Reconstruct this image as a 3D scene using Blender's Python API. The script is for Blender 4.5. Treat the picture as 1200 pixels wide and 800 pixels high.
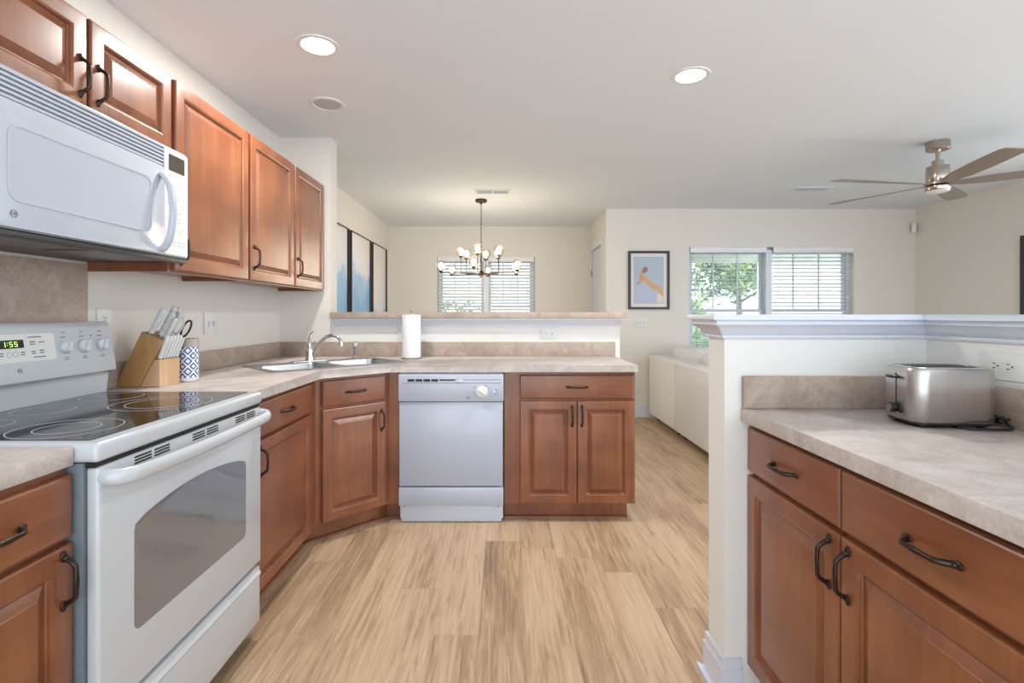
import bpy, bmesh, math, random
from mathutils import Vector, Matrix
R = math.radians
random.seed(7)
for o in list(bpy.data.objects): bpy.data.objects.remove(o, do_unlink=True)
SC = bpy.context.scene
COL = SC.collection

# ------------------------------------------------------------------ camera, world, sun, exposure
CAM_H = 1.2
cd = bpy.data.cameras.new('camera'); cam = bpy.data.objects.new('camera', cd); COL.objects.link(cam)
cam.location = (0, 0, CAM_H); cam.rotation_euler = (R(90), 0, 0)
cd.sensor_fit = 'HORIZONTAL'; cd.sensor_width = 36.0; cd.lens = 591.0/1200*36
cd.shift_x = 10/1200; cd.shift_y = -32/1200; cd.clip_start = 0.02; cd.clip_end = 200
SC.camera = cam
w = bpy.data.worlds.new('world'); SC.world = w; w.use_nodes = True
bg = w.node_tree.nodes['Background']; bg.inputs[0].default_value = (0.80, 0.90, 1.0, 1); bg.inputs[1].default_value = 2.5
sd = bpy.data.lights.new('sun', 'SUN'); sd.energy = 4.0; sd.angle = R(1.5); sd.color = (1, .95, .86)
so = bpy.data.objects.new('sun', sd); COL.objects.link(so); so.rotation_euler = (R(32), 0, R(-25))
SC.view_settings.view_transform = 'Standard'; SC.view_settings.look = 'None'
SC.view_settings.gamma = 1.0; SC.view_settings.use_curve_mapping = False
SC.view_settings.exposure = 0.42
LAMP_W = 17.0

# ------------------------------------------------------------------ materials
def lin(h):
    h = h.lstrip('#'); c = [int(h[i:i+2], 16)/255 for i in (0, 2, 4)]
    return tuple((x/12.92 if x <= .04045 else ((x+.055)/1.055)**2.4) for x in c) + (1,)
def P(name, col, rough=.5, metal=0.0, vary=.04, scale=8.0, bump=0.0, stretch=(1,1,1), spec=.5, emit=None, estr=0, coat=0.0, ior=None):
    m = bpy.data.materials.new(name); m.use_nodes = True; nt = m.node_tree; b = nt.nodes['Principled BSDF']
    b.inputs['Roughness'].default_value = rough; b.inputs['Metallic'].default_value = metal
    b.inputs['Specular IOR Level'].default_value = spec; b.inputs['Coat Weight'].default_value = coat
    c = lin(col) if isinstance(col, str) else col
    tc = nt.nodes.new('ShaderNodeTexCoord'); mp = nt.nodes.new('ShaderNodeMapping'); mp.inputs['Scale'].default_value = stretch
    nz = nt.nodes.new('ShaderNodeTexNoise'); nz.inputs['Scale'].default_value = scale; nz.inputs['Detail'].default_value = 4
    nt.links.new(tc.outputs['Object'], mp.inputs[0]); nt.links.new(mp.outputs[0], nz.inputs['Vector'])
    mx = nt.nodes.new('ShaderNodeMix'); mx.data_type = 'RGBA'
    mx.inputs[6].default_value = tuple(x*(1-vary) for x in c[:3]) + (1,)
    mx.inputs[7].default_value = tuple(min(1, x*(1+vary)) for x in c[:3]) + (1,)
    nt.links.new(nz.outputs[0], mx.inputs[0]); nt.links.new(mx.outputs[2], b.inputs['Base Color'])
    if bump:
        bp = nt.nodes.new('ShaderNodeBump'); bp.inputs['Strength'].default_value = bump; bp.inputs['Distance'].default_value = .002
        nt.links.new(nz.outputs[0], bp.inputs['Height']); nt.links.new(bp.outputs[0], b.inputs['Normal'])
    if emit:
        b.inputs['Emission Color'].default_value = lin(emit); b.inputs['Emission Strength'].default_value = estr
    return m
def ramp(nt, stops):
    r = nt.nodes.new('ShaderNodeValToRGB'); e = r.color_ramp.elements
    e[0].position, e[0].color = stops[0]; e[1].position, e[1].color = stops[-1]
    for p, c in stops[1:-1]:
        n = e.new(p); n.color = c
    return r
def mathn(nt, op, a, b=None):
    n = nt.nodes.new('ShaderNodeMath'); n.operation = op
    for i, v in enumerate((a, b)):
        if v is None: continue
        if isinstance(v, (int, float)): n.inputs[i].default_value = v
        else: nt.links.new(v, n.inputs[i])
    return n.outputs[0]
def wood(name, dark, mid, light, axis='z', rough=.36, gs=1.0):
    m = bpy.data.materials.new(name); m.use_nodes = True; nt = m.node_tree; b = nt.nodes['Principled BSDF']
    tc = nt.nodes.new('ShaderNodeTexCoord'); mp = nt.nodes.new('ShaderNodeMapping')
    s = {'x': (1.2, 16, 16), 'y': (16, 1.2, 16), 'z': (16, 16, 1.2)}[axis]; mp.inputs['Scale'].default_value = tuple(v*gs for v in s)
    oi = nt.nodes.new('ShaderNodeObjectInfo')
    cb = nt.nodes.new('ShaderNodeVectorMath'); cb.operation = 'ADD'
    sc = mathn(nt, 'MULTIPLY', oi.outputs['Random'], 37.0)
    nt.links.new(tc.outputs['Object'], mp.inputs[0]); nt.links.new(mp.outputs[0], cb.inputs[0]); nt.links.new(sc, cb.inputs[1])
    n1 = nt.nodes.new('ShaderNodeTexNoise'); n1.inputs['Scale'].default_value = 3; n1.inputs['Detail'].default_value = 6; n1.inputs['Distortion'].default_value = .6
    nt.links.new(cb.outputs[0], n1.inputs['Vector'])
    n2 = nt.nodes.new('ShaderNodeTexNoise'); n2.inputs['Scale'].default_value = 5; n2.inputs['Detail'].default_value = 2
    nt.links.new(tc.outputs['Object'], n2.inputs['Vector'])
    f = mathn(nt, 'ADD', mathn(nt, 'MULTIPLY', n1.outputs[0], .36), mathn(nt, 'MULTIPLY', n2.outputs[0], .64))
    r = ramp(nt, [(.3, lin(dark)), (.5, lin(mid)), (.7, lin(light))])
    nt.links.new(f, r.inputs[0]); nt.links.new(r.outputs[0], b.inputs['Base Color'])
    b.inputs['Roughness'].default_value = rough; b.inputs['Specular IOR Level'].default_value = .5
    b.inputs['Coat Weight'].default_value = .6; b.inputs['Coat Roughness'].default_value = .32
    return m
def laminate(name, c1, c2, c3, rough=.42):
    m = bpy.data.materials.new(name); m.use_nodes = True; nt = m.node_tree; b = nt.nodes['Principled BSDF']
    tc = nt.nodes.new('ShaderNodeTexCoord')
    n1 = nt.nodes.new('ShaderNodeTexNoise'); n1.inputs['Scale'].default_value = 9; n1.inputs['Detail'].default_value = 8; n1.inputs['Roughness'].default_value = .7; n1.inputs['Distortion'].default_value = .8
    n2 = nt.nodes.new('ShaderNodeTexNoise'); n2.inputs['Scale'].default_value = 120; n2.inputs['Detail'].default_value = 2
    for n in (n1, n2): nt.links.new(tc.outputs['Object'], n.inputs['Vector'])
    f = mathn(nt, 'ADD', mathn(nt, 'MULTIPLY', n1.outputs[0], .75), mathn(nt, 'MULTIPLY', n2.outputs[0], .25))
    r = ramp(nt, [(.36, lin(c1)), (.5, lin(c2)), (.64, lin(c3))])
    nt.links.new(f, r.inputs[0]); nt.links.new(r.outputs[0], b.inputs['Base Color'])
    b.inputs['Roughness'].default_value = rough
    return m
def plank_floor():
    m = bpy.data.materials.new('oak_plank_floor'); m.use_nodes = True; nt = m.node_tree; b = nt.nodes['Principled BSDF']
    tc = nt.nodes.new('ShaderNodeTexCoord'); sx = nt.nodes.new('ShaderNodeSeparateXYZ'); nt.links.new(tc.outputs['Object'], sx.inputs[0])
    u = mathn(nt, 'MULTIPLY', mathn(nt, 'ADD', sx.outputs[0], 20.03), 1/.178)
    row = mathn(nt, 'FLOOR', u)
    w1 = nt.nodes.new('ShaderNodeTexWhiteNoise'); w1.noise_dimensions = '1D'; nt.links.new(row, w1.inputs['W'])
    v = mathn(nt, 'ADD', mathn(nt, 'MULTIPLY', sx.outputs[1], 1/1.22), mathn(nt, 'MULTIPLY', w1.outputs[0], 7.0))
    pk = mathn(nt, 'FLOOR', v)
    cx = nt.nodes.new('ShaderNodeCombineXYZ'); nt.links.new(row, cx.inputs[0]); nt.links.new(pk, cx.inputs[1])
    w2 = nt.nodes.new('ShaderNodeTexWhiteNoise'); w2.noise_dimensions = '2D'; nt.links.new(cx.outputs[0], w2.inputs['Vector'])
    off = nt.nodes.new('ShaderNodeCombineXYZ'); nt.links.new(mathn(nt, 'MULTIPLY', w2.outputs[0], 31.0), off.inputs[2])
    mp = nt.nodes.new('ShaderNodeMapping'); mp.inputs['Scale'].default_value = (48, 2.4, 1)
    nt.links.new(tc.outputs['Object'], mp.inputs[0])
    ad = nt.nodes.new('ShaderNodeVectorMath'); ad.operation = 'ADD'; nt.links.new(mp.outputs[0], ad.inputs[0]); nt.links.new(off.outputs[0], ad.inputs[1])
    g = nt.nodes.new('ShaderNodeTexNoise'); g.inputs['Scale'].default_value = 1.6; g.inputs['Detail'].default_value = 7; g.inputs['Roughness'].default_value = .62; g.inputs['Distortion'].default_value = .7
    nt.links.new(ad.outputs[0], g.inputs['Vector'])
    mp2 = nt.nodes.new('ShaderNodeMapping'); mp2.inputs['Scale'].default_value = (7, .9, 1); nt.links.new(tc.outputs['Object'], mp2.inputs[0])
    ad2 = nt.nodes.new('ShaderNodeVectorMath'); ad2.operation = 'ADD'; nt.links.new(mp2.outputs[0], ad2.inputs[0]); nt.links.new(off.outputs[0], ad2.inputs[1])
    g2 = nt.nodes.new('ShaderNodeTexNoise'); g2.inputs['Scale'].default_value = 1.3; g2.inputs['Detail'].default_value = 3
    nt.links.new(ad2.outputs[0], g2.inputs['Vector'])
    t = mathn(nt, 'ADD', mathn(nt, 'ADD', mathn(nt, 'MULTIPLY', g.outputs[0], .55), mathn(nt, 'MULTIPLY', g2.outputs[0], .40)), mathn(nt, 'MULTIPLY', mathn(nt, 'SUBTRACT', w2.outputs[0], .5), .10))
    r = ramp(nt, [(.30, lin('806750')), (.41, lin('a3876a')), (.5, lin('b99d80')), (.60, lin('c7ad90'))])
    nt.links.new(t, r.inputs[0])
    fu = mathn(nt, 'FRACT', u); fv = mathn(nt, 'FRACT', v)
    e1 = mathn(nt, 'LESS_THAN', fu, .012); e2 = mathn(nt, 'LESS_THAN', fv, .0022)
    e = mathn(nt, 'MULTIPLY', mathn(nt, 'MAXIMUM', e1, e2), .28)
    mx = nt.nodes.new('ShaderNodeMix'); mx.data_type = 'RGBA'; mx.inputs[7].default_value = lin('7d6248')
    nt.links.new(e, mx.inputs[0]); nt.links.new(r.outputs[0], mx.inputs[6]); nt.links.new(mx.outputs[2], b.inputs['Base Color'])
    b.inputs['Roughness'].default_value = .42
    return m
def clear_glass(name, tint, refl=.12):
    m = bpy.data.materials.new(name); m.use_nodes = True; nt = m.node_tree; nt.nodes.remove(nt.nodes['Principled BSDF'])
    out = nt.nodes['Material Output']; tr = nt.nodes.new('ShaderNodeBsdfTransparent'); tr.inputs[0].default_value = lin(tint)
    gl = nt.nodes.new('ShaderNodeBsdfGlossy'); gl.inputs['Roughness'].default_value = .05
    fr = nt.nodes.new('ShaderNodeLayerWeight'); fr.inputs[0].default_value = .25
    k = mathn(nt, 'ADD', mathn(nt, 'MULTIPLY', fr.outputs[1], .35), refl*.4)
    mx = nt.nodes.new('ShaderNodeMixShader'); nt.links.new(k, mx.inputs[0]); nt.links.new(tr.outputs[0], mx.inputs[1]); nt.links.new(gl.outputs[0], mx.inputs[2])
    nt.links.new(mx.outputs[0], out.inputs[0]); return m
def brushed(name, col, rough, axis):
    m = P(name, col, rough, 1.0, vary=.10, scale=14, stretch={'x': (.5, 25, 25), 'z': (25, 25, .5), 'y': (25, .5, 25)}[axis]); return m
def sky_art(name, seed, lvl=0.0):
    m = bpy.data.materials.new(name); m.use_nodes = True; nt = m.node_tree; b = nt.nodes['Principled BSDF']
    tc = nt.nodes.new('ShaderNodeTexCoord'); n = nt.nodes.new('ShaderNodeTexNoise'); n.noise_dimensions = '4D'; n.inputs['W'].default_value = seed
    n.inputs['Scale'].default_value = 2.2; n.inputs['Detail'].default_value = 5; nt.links.new(tc.outputs['Object'], n.inputs['Vector'])
    s = nt.nodes.new('ShaderNodeSeparateXYZ'); nt.links.new(tc.outputs['Object'], s.inputs[0])
    f = mathn(nt, 'ADD', mathn(nt, 'MULTIPLY', n.outputs[0], .8), mathn(nt, 'ADD', mathn(nt, 'MULTIPLY', s.outputs[2], -.75), lvl))
    r = ramp(nt, [(.10, lin('ebe0dd')), (.38, lin('e6e3e8')), (.50, lin('d8dde8')), (.56, lin('9cc0e0')), (.8, lin('7aabd8'))])
    nt.links.new(f, r.inputs[0]); nt.links.new(r.outputs[0], b.inputs['Base Color']); b.inputs['Roughness'].default_value = .25
    return m
def emitm(name, col, s):
    m = bpy.data.materials.new(name); m.use_nodes = True; nt = m.node_tree; nt.nodes.remove(nt.nodes['Principled BSDF'])
    e = nt.nodes.new('ShaderNodeEmission'); e.inputs[0].default_value = lin(col); e.inputs[1].default_value = s
    nt.links.new(e.outputs[0], nt.nodes['Material Output'].inputs[0]); return m

M = dict(
    wall=P('cream_wall_paint', 'dfdad1', .75, vary=.012, scale=3, bump=.05),
    halfwall=P('pale_half_wall_paint', 'e7e5e0', .7, vary=.012, scale=3, bump=.05),
    ceil=P('white_ceiling_paint', 'e0e4e8', .85, vary=.012, scale=5, bump=.05),
    floor=plank_floor(),
    trim=P('white_trim_gloss', 'd5dae4', .3, vary=.01),
    cab=wood('cherry_stained_maple', '693a1e', '7f4829', '945b37'),
    cabh=wood('cherry_stained_maple_across', '693a1e', '7f4829', '945b37', 'x'),
    lam=laminate('taupe_stone_laminate', 'aa9f98', 'bdb3ac', 'ccc4be'),
    lamdark=laminate('taupe_stone_laminate_panel', '998779', 'ab998b', 'bbab9e', .5),
    bronze=P('oil_rubbed_bronze', '40342f', .32, .8, vary=.25, scale=60),
    white=P('white_enamel', 'c9d0da', .22, vary=.008, coat=.3),
    whiterg=P('white_range_enamel', 'c2c6ca', .22, vary=.008, coat=.3), knobm=P('pale_grey_knob', 'cfd1d3', .35),
    whitemw=P('white_microwave_enamel', 'b6bcc6', .25, vary=.008, coat=.2),
    whitedw=P('white_dishwasher_enamel', 'b2b9c7', .25, vary=.008, coat=.2),
    whiteplas=P('white_plastic', 'dddcd9', .35, vary=.01),
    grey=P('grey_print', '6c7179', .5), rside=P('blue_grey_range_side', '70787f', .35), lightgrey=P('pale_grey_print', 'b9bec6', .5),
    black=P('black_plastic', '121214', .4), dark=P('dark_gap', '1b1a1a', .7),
    ceramic=P('black_ceramic_glass', '141518', .06, vary=.3, scale=500, spec=.6),
    ring=P('grey_burner_ring_print', 'b8b8bb', .3),
    owin=P('grey_oven_window_glass', '6f7175', .10, vary=.02, spec=.9, coat=1.0),
    mwin=P('pale_screened_microwave_window', 'b4b9c4', .18, vary=.03, scale=700),
    steel=brushed('brushed_stainless', 'b7b4b0', .26, 'x'), steelv=brushed('brushed_toaster_steel', 'b9b5b1', .3, 'z'),
    sinksteel=P('satin_sink_steel', 'a9abae', .3, 1.0, vary=.05, scale=30),
    chrome=P('polished_chrome', 'd4d7da', .08, 1.0, vary=.02),
    nickel=brushed('brushed_nickel', 'b5a89e', .2, 'z'),
    under=P('dark_microwave_underside', '4b4a4a', .4, .5, vary=.2, scale=90),
    mesh=P('grease_filter_mesh', '77757a', .4, .8, vary=.5, scale=350),
    block=wood('pale_beech_block', 'b58c62', 'caa47b', 'd8b890', 'z', .5), blockd=wood('honey_beech_side', '9c703f', 'b08550', 'bf9663', 'z', .5),
    knife=P('pale_grey_knife_handle', 'c9cac8', .35, vary=.04),
    towel=P('white_paper_towel', 'e9e9ea', .9, vary=.02, scale=200, bump=.2),
    fabric=P('off_white_boucle_fabric', 'dddcda', .95, vary=.06, scale=120, bump=.3),
    frame=P('black_wood_frame', '2b2320', .4, vary=.1, scale=20, stretch=(1, 1, 8)),
    mat=P('white_picture_mat', 'e9e2df', .8, vary=.01),
    blade=P('taupe_fan_blade', '85796e', .4, vary=.06, scale=10, stretch=(1, 8, 1)),
    slat=P('white_blind_slat', 'e6e7ea', .45, vary=.01),
    cord=P('black_cord_rubber', '15161a', .35),
    glass=clear_glass('window_glass', 'f4f8f8', .1), globe=clear_glass('amber_clear_globe', 'fbf5ea', .35),
    darkbronze=P('dark_chandelier_metal', '4a3d33', .35, .8, vary=.1),
    bulb=emitm('lit_bulb', 'fff0d8', 5.0), lens=emitm('lit_downlight_lens', 'fffaf2', 14.0),
    speak=P('grey_speaker_mesh', 'bcbdbf', .7, vary=.15, scale=400),
    leaf=P('green_leaf', '7d9a55', .6, vary=.35, scale=2.5), leaf2=P('deep_green_leaf', '587a44', .6, vary=.35, scale=2.5),
    bark=P('grey_bark', '7a6a5a', .9, vary=.2), lawn=P('lawn_grass', '8c9f63', .9, vary=.2, scale=6),
    siding=P('white_siding', 'e6e4de', .6, vary=.03), led=emitm('green_clock_digit', 'b9f07a', 1.6),
    blue=P('cobalt_glaze', '2f4a86', .3, vary=.1), crock=P('white_glaze', 'e6e6ea', .2, vary=.02),
)

# ------------------------------------------------------------------ mesh helpers
def fin(bm, name, mat, parent=None, ang=35, label=None):
    me = bpy.data.meshes.new(name)
    bmesh.ops.recalc_face_normals(bm, faces=bm.faces[:])
    bm.to_mesh(me); bm.free()
    for m in (mat if isinstance(mat, (list, tuple)) else [mat]): me.materials.append(M[m] if isinstance(m, str) else m)
    me.polygons.foreach_set('use_smooth', [True]*len(me.polygons)); me.set_sharp_from_angle(angle=R(ang))
    o = bpy.data.objects.new(name, me); COL.objects.link(o)
    if parent is not None: o.parent = parent
    if label: o['label'] = label
    return o
def tag(o, label, cat, group=None):
    o['label'] = label; o['category'] = cat
    if group: o['group'] = group
    return o
def thing(name, label, cat, loc=(0, 0, 0), rz=0, group=None):
    o = bpy.data.objects.new(name, None); COL.objects.link(o); o.location = loc; o.rotation_euler = (0, 0, rz); o.empty_display_size = .1
    return tag(o, label, cat, group)
def struct(bm, name, mat, parent=None):
    o = fin(bm, name, mat, parent)
    if parent is None: o['kind'] = 'structure'
    return o
def B(): return bmesh.new()
def box(bm, x0, x1, y0, y1, z0, z1, bev=0, seg=2, mi=0, mtx=None):
    n0 = len(bm.faces)
    vs = [bm.verts.new(p) for p in ((x0,y0,z0),(x1,y0,z0),(x1,y1,z0),(x0,y1,z0),(x0,y0,z1),(x1,y0,z1),(x1,y1,z1),(x0,y1,z1))]
    fs = [bm.faces.new([vs[i] for i in q]) for q in ((3,2,1,0),(4,5,6,7),(0,1,5,4),(1,2,6,5),(2,3,7,6),(3,0,4,7))]
    for f in fs: f.material_index = mi
    if mtx is not None:
        for v in vs: v.co = mtx @ v.co
    if bev > 0:
        es = list({e for f in fs for e in f.edges})
        bmesh.ops.bevel(bm, geom=es, offset=bev, segments=seg, profile=.5, affect='EDGES')
    return bm
def loft(bm, rings, cap0=True, cap1=True, mi=0, closed=True):
    vr = [[bm.verts.new(p) for p in r] for r in rings]
    n = len(rings[0])
    for a, b in zip(vr[:-1], vr[1:]):
        for i in range(n if closed else n-1):
            j = (i+1) % n
            f = bm.faces.new((a[i], a[j], b[j], b[i])); f.material_index = mi
    if cap0: f = bm.faces.new(vr[0][::-1]); f.material_index = mi
    if cap1: f = bm.faces.new(vr[-1]); f.material_index = mi
    return vr
def lathe(bm, prof, c=(0, 0, 0), seg=32, mi=0, axis='z', cap=True):
    rings = []
    for r, z in prof:
        r = max(r, 1e-5)
        ring = []
        for i in range(seg):
            a = 2*math.pi*i/seg; x, y = r*math.cos(a), r*math.sin(a)
            p = (x, y, z) if axis == 'z' else ((x, z, y) if axis == 'y' else (z, x, y))
            ring.append(Vector(p)+Vector(c))
        rings.append(ring)
    loft(bm, rings, cap, cap, mi); return bm
def sphere(bm, c, r, seg=20, rings=12, mi=0):
    rr = (r, r, r) if isinstance(r, (int, float)) else r
    rg = []
    for k in range(rings+1):
        t = math.pi*k/rings; s = max(math.sin(t), 1e-4)
        rg.append([Vector((c[0]+rr[0]*s*math.cos(2*math.pi*i/seg), c[1]+rr[1]*s*math.sin(2*math.pi*i/seg), c[2]-rr[2]*math.cos(t))) for i in range(seg)])
    loft(bm, rg, True, True, mi); return bm
def tube(bm, pts, rad, seg=10, mi=0, up=None, close=False):
    pts = [Vector(p) for p in pts]; n = len(pts)
    rad = [rad]*n if isinstance(rad, (int, float)) or isinstance(rad, tuple) else rad
    rings = []; N = None
    for i in range(n):
        t = (pts[min(i+1, n-1)]-pts[max(i-1, 0)]).normalized()
        if N is None:
            u = Vector(up) if up else (Vector((0, 0, 1)) if abs(t.z) < .9 else Vector((1, 0, 0)))
            N = (u-t*u.dot(t)).normalized()
        else: N = (N-t*N.dot(t)).normalized()
        Bn = t.cross(N); ra = rad[i]; ra, rb = ra if isinstance(ra, tuple) else (ra, ra)
        rings.append([pts[i]+N*(ra*math.cos(2*math.pi*k/seg))+Bn*(rb*math.sin(2*math.pi*k/seg)) for k in range(seg)])
    loft(bm, rings, True, True, mi); return bm
def smooth_path(pts, k=6):
    pts = [Vector(p) for p in pts]; out = []
    for i in range(len(pts)-1):
        p0, p1, p2, p3 = pts[max(i-1, 0)], pts[i], pts[i+1], pts[min(i+2, len(pts)-1)]
        for j in range(k):
            t = j/k
            out.append(.5*((2*p1)+(p2-p0)*t+(2*p0-5*p1+4*p2-p3)*t*t+(3*p1-p0-3*p2+p3)*t**3))
    out.append(pts[-1]); return out
def prism(bm, poly, f, d0, d1, mi=0, bev=0):
    """poly = [(u,v)], f(u,v,d) -> xyz"""
    a = [bm.verts.new(f(u, v, d0)) for u, v in poly]; b = [bm.verts.new(f(u, v, d1)) for u, v in poly]
    n = len(poly); fs = [bm.faces.new(a[::-1]), bm.faces.new(b)]
    for i in range(n): fs.append(bm.faces.new((a[i], a[(i+1) % n], b[(i+1) % n], b[i])))
    for q in fs: q.material_index = mi
    if bev:
        es = list({e for q in fs[:2] for e in q.edges})
        bmesh.ops.bevel(bm, geom=es, offset=bev, segments=2, profile=.5, affect='EDGES')
    return bm
def rrect(x0, x1, z0, z1, r, n=5):
    out = []
    for cx, cz, a0 in ((x1-r, z1-r, 0), (x0+r, z1-r, 90), (x0+r, z0+r, 180), (x1-r, z0+r, 270)):
        for i in range(n+1):
            a = R(a0+90*i/n); out.append((cx+r*math.cos(a), cz+r*math.sin(a)))
    return out
FXZ = lambda u, v, d: (u, d, v)      # poly in x,z extruded in y
FYZ = lambda u, v, d: (d, u, v)      # poly in y,z extruded in x
FXY = lambda u, v, d: (u, v, d)
def text_mesh(s, size, name, mat, parent, mtx, ext=.0004):
    cu = bpy.data.curves.new(name, 'FONT'); cu.body = s; cu.size = size; cu.extrude = ext; cu.align_x = 'CENTER'; cu.align_y = 'CENTER'; cu.resolution_u = 2
    t = bpy.data.objects.new('tmp_text', cu); COL.objects.link(t)
    bpy.context.view_layer.update()
    me = bpy.data.meshes.new_from_object(t.evaluated_get(bpy.context.evaluated_depsgraph_get()))
    bpy.data.objects.remove(t, do_unlink=True)
    me.transform(mtx); me.materials.clear(); me.materials.append(M[mat])
    o = bpy.data.objects.new(name, me); COL.objects.link(o); o.parent = parent; return o
FRONT = Matrix.Rotation(R(90), 4, 'X')       # text plane facing -y

# ------------------------------------------------------------------ ROOM SHELL
CEIL = 2.43; LW = -1.56; BY = 3.51; DW = -1.6; DFY = 7.06; LFY = 5.89; STX = 1.2; RWX = 4.81
BK = -1.6
bm = B(); box(bm, -1.9, 5.2, BK, 7.4, -.12, 0); struct(bm, 'floor', 'floor')
bm = B(); box(bm, -1.9, 5.2, BK, 7.4, CEIL, CEIL+.12); struct(bm, 'ceiling', 'ceil')
bm = B(); box(bm, LW-.14, LW, BK, BY+.14, 0, CEIL); struct(bm, 'wall_left', 'wall')
bm = B(); box(bm, DW-.14, DW, BY+.14, DFY+.14, 0, CEIL); struct(bm, 'wall_dining_left', 'wall')
bm = B(); box(bm, LW, -1.205, BY, BY+.14, 0, CEIL); struct(bm, 'wall_kitchen_stub', 'wall')
def wall_hole(name, x0, x1, y0, y1, holes):      # wall in xz with rectangular holes (x0,x1,z0,z1), sorted by x
    bm = B(); cur = x0
    for hx0, hx1, hz0, hz1 in holes:
        box(bm, cur, hx0, y0, y1, 0, CEIL); box(bm, hx0, hx1, y0, y1, 0, hz0); box(bm, hx0, hx1, y0, y1, hz1, CEIL); cur = hx1
    box(bm, cur, x1, y0, y1, 0, CEIL)
    struct(bm, name, 'wall')
DWIN = (-.93, .44, .62, 2.0); LWIN = (2.17, 4.09, .5, 1.985)
wall_hole('wall_dining_far', DW-.14, STX+.12, DFY, DFY+.14, [DWIN])
wall_hole('wall_living_far', STX+.12, RWX+.14, LFY, LFY+.14, [LWIN])
bm = B(); box(bm, RWX, RWX+.14, 3.7, LFY+.0, 0, CEIL); struct(bm, 'wall_right', 'wall')
# step wall between the dining and living rooms with its door
DY0, DY1, DZ = 6.13, 6.88, 2.06
bm = B(); box(bm, STX, STX+.12, LFY, DY0, 0, CEIL); box(bm, STX, STX+.12, DY1, DFY, 0, CEIL); box(bm, STX, STX+.12, DY0, DY1, DZ, CEIL)
struct(bm, 'wall_step', 'wall')
bm = B(); box(bm, STX+.02, STX+.055, DY0+.01, DY1-.01, .01, DZ-.01)
for z0, z1 in ((.15, .75), (.9, 1.55), (1.68, 1.93)):
    for a, b in ((DY0+.09, (DY0+DY1)/2-.04), ((DY0+DY1)/2+.04, DY1-.09)):
        loft(bm, [[(STX+.02, a+i, z0+i), (STX+.02, b-i, z0+i), (STX+.02, b-i, z1-i), (STX+.02, a+i, z1-i)] if k == 0 else
                  [(STX+.02-k, a+i, z0+i), (STX+.02-k, b-i, z0+i), (STX+.02-k, b-i, z1-i), (STX+.02-k, a+i, z1-i)] for i, k in ((0, .001), (.008, .006), (.03, .002), (.05, .007))], False, True)
door = struct(bm, 'door_1', 'trim')
bm = B()
for a, b, z0, z1 in ((DY0-.06, DY0+.008, 0, DZ+.06), (DY1-.008, DY1+.06, 0, DZ+.06), (DY0+.008, DY1-.008, DZ-.008, DZ+.06)): box(bm, STX-.016, STX-.001, a, b, z0, z1, .004)
struct(bm, 'trim_1', 'trim')
for z in (.3, 1.75): bm = B(); lathe(bm, [(.006, -.045), (.008, -.043), (.008, .043), (.006, .045)], (STX-.004, DY1-.012, z), 10); fin(bm, 'hinge', 'steel', door)
def baseboard(name, x0, x1, y0, y1):
    bm = B(); horiz = abs(x1-x0) > abs(y1-y0)
    box(bm, x0, x1, y0, y1, 0, .10, .0); box(bm, x0+(0 if horiz else .003), x1-(0 if horiz else .003), y0+(.003 if horiz else 0), y1-(.003 if horiz else 0), .10, .125, 0)
    struct(bm, name, 'trim')
baseboard('baseboard_living', STX+.0, RWX, LFY-.014, LFY-.001)
baseboard('baseboard_dining_far', DW+.02, STX-.02, DFY-.014, DFY-.001)
baseboard('baseboard_dining_left', DW+.001, DW+.014, BY+.2, DFY-.02)
baseboard('baseboard_right', RWX-.014, RWX-.001, 3.7, LFY-.02)

# half wall behind the sink run, with its bar ledge
bm = B(); box(bm, -1.203, .81, BY+.001, BY+.14, 0, 1.171); struct(bm, 'wall_bar', 'halfwall')
led = thing('bar_ledge', 'long taupe laminate bar ledge with white moulding above the sink counter', 'ledge', (-.18, BY, 1.171))
bm = B(); box(bm, -1.0+.002, 1.015, -.10, .29, .001, .0434, .003); fin(bm, 'ledge_top', 'lamdark', led)
bm = B()
prof = [(-.078, .0), (-.078, -.010), (-.07, -.014), (-.055, -.02), (-.035, -.032), (-.02, -.044), (-.012, -.05), (-.012, -.056), (-.001, -.056), (-.001, 0)]
prism(bm, prof, lambda u, v, d: (d, u, v), -.995, .985); fin(bm, 'moulding', 'trim', led)

# right-hand half wall: returns towards the camera, white cap and crown moulding
PY = 1.575; PX = .69; RX = 1.32
bm = B(); box(bm, PX, RX+.12, PY, PY+.12, 0, 1.18); box(bm, RX, RX+.12, -.6, PY, 0, 1.18); struct(bm, 'wall_half_right', 'halfwall')
def rect_L(off):     # L-shaped plan outline of the half wall grown by off
    return [(PX-off, PY-off), (RX-off, PY-off), (RX-off, -.6), (RX+.12+off, -.6), (RX+.12+off, PY+.12+off), (PX-off, PY+.12+off)]
cap = thing('half_wall_cap', 'white painted cap with crown moulding on the half wall behind the toaster', 'ledge', (PX, PY, 1.18))
L0 = Vector((PX, PY, 1.18))
bm = B(); prism(bm, rect_L(.055), lambda u, v, d: Vector((u, v, d))-L0, 1.182, 1.199, bev=.003); fin(bm, 'cap_board', 'trim', cap)
bm = B()
rr = [[Vector((x, y, z))-L0 for x, y in rect_L(o)] for o, z in ((.001, 1.124), (.008, 1.124), (.010, 1.130), (.008, 1.134), (.014, 1.138), (.022, 1.150), (.034, 1.163), (.042, 1.168), (.042, 1.1815), (.001, 1.1815))]
loft(bm, rr, False, False); fin(bm, 'crown_moulding', 'trim', cap)
bm = B()
o0 = [(PX-.014, PY-.014), (PX+.05, PY-.014), (PX+.05, PY-.001), (PX-.001, PY-.001), (PX-.001, PY+.121), (PX+.7, PY+.121), (PX+.7, PY+.134), (PX-.014, PY+.134)]
prism(bm, o0, FXY, 0, .10)
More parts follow.
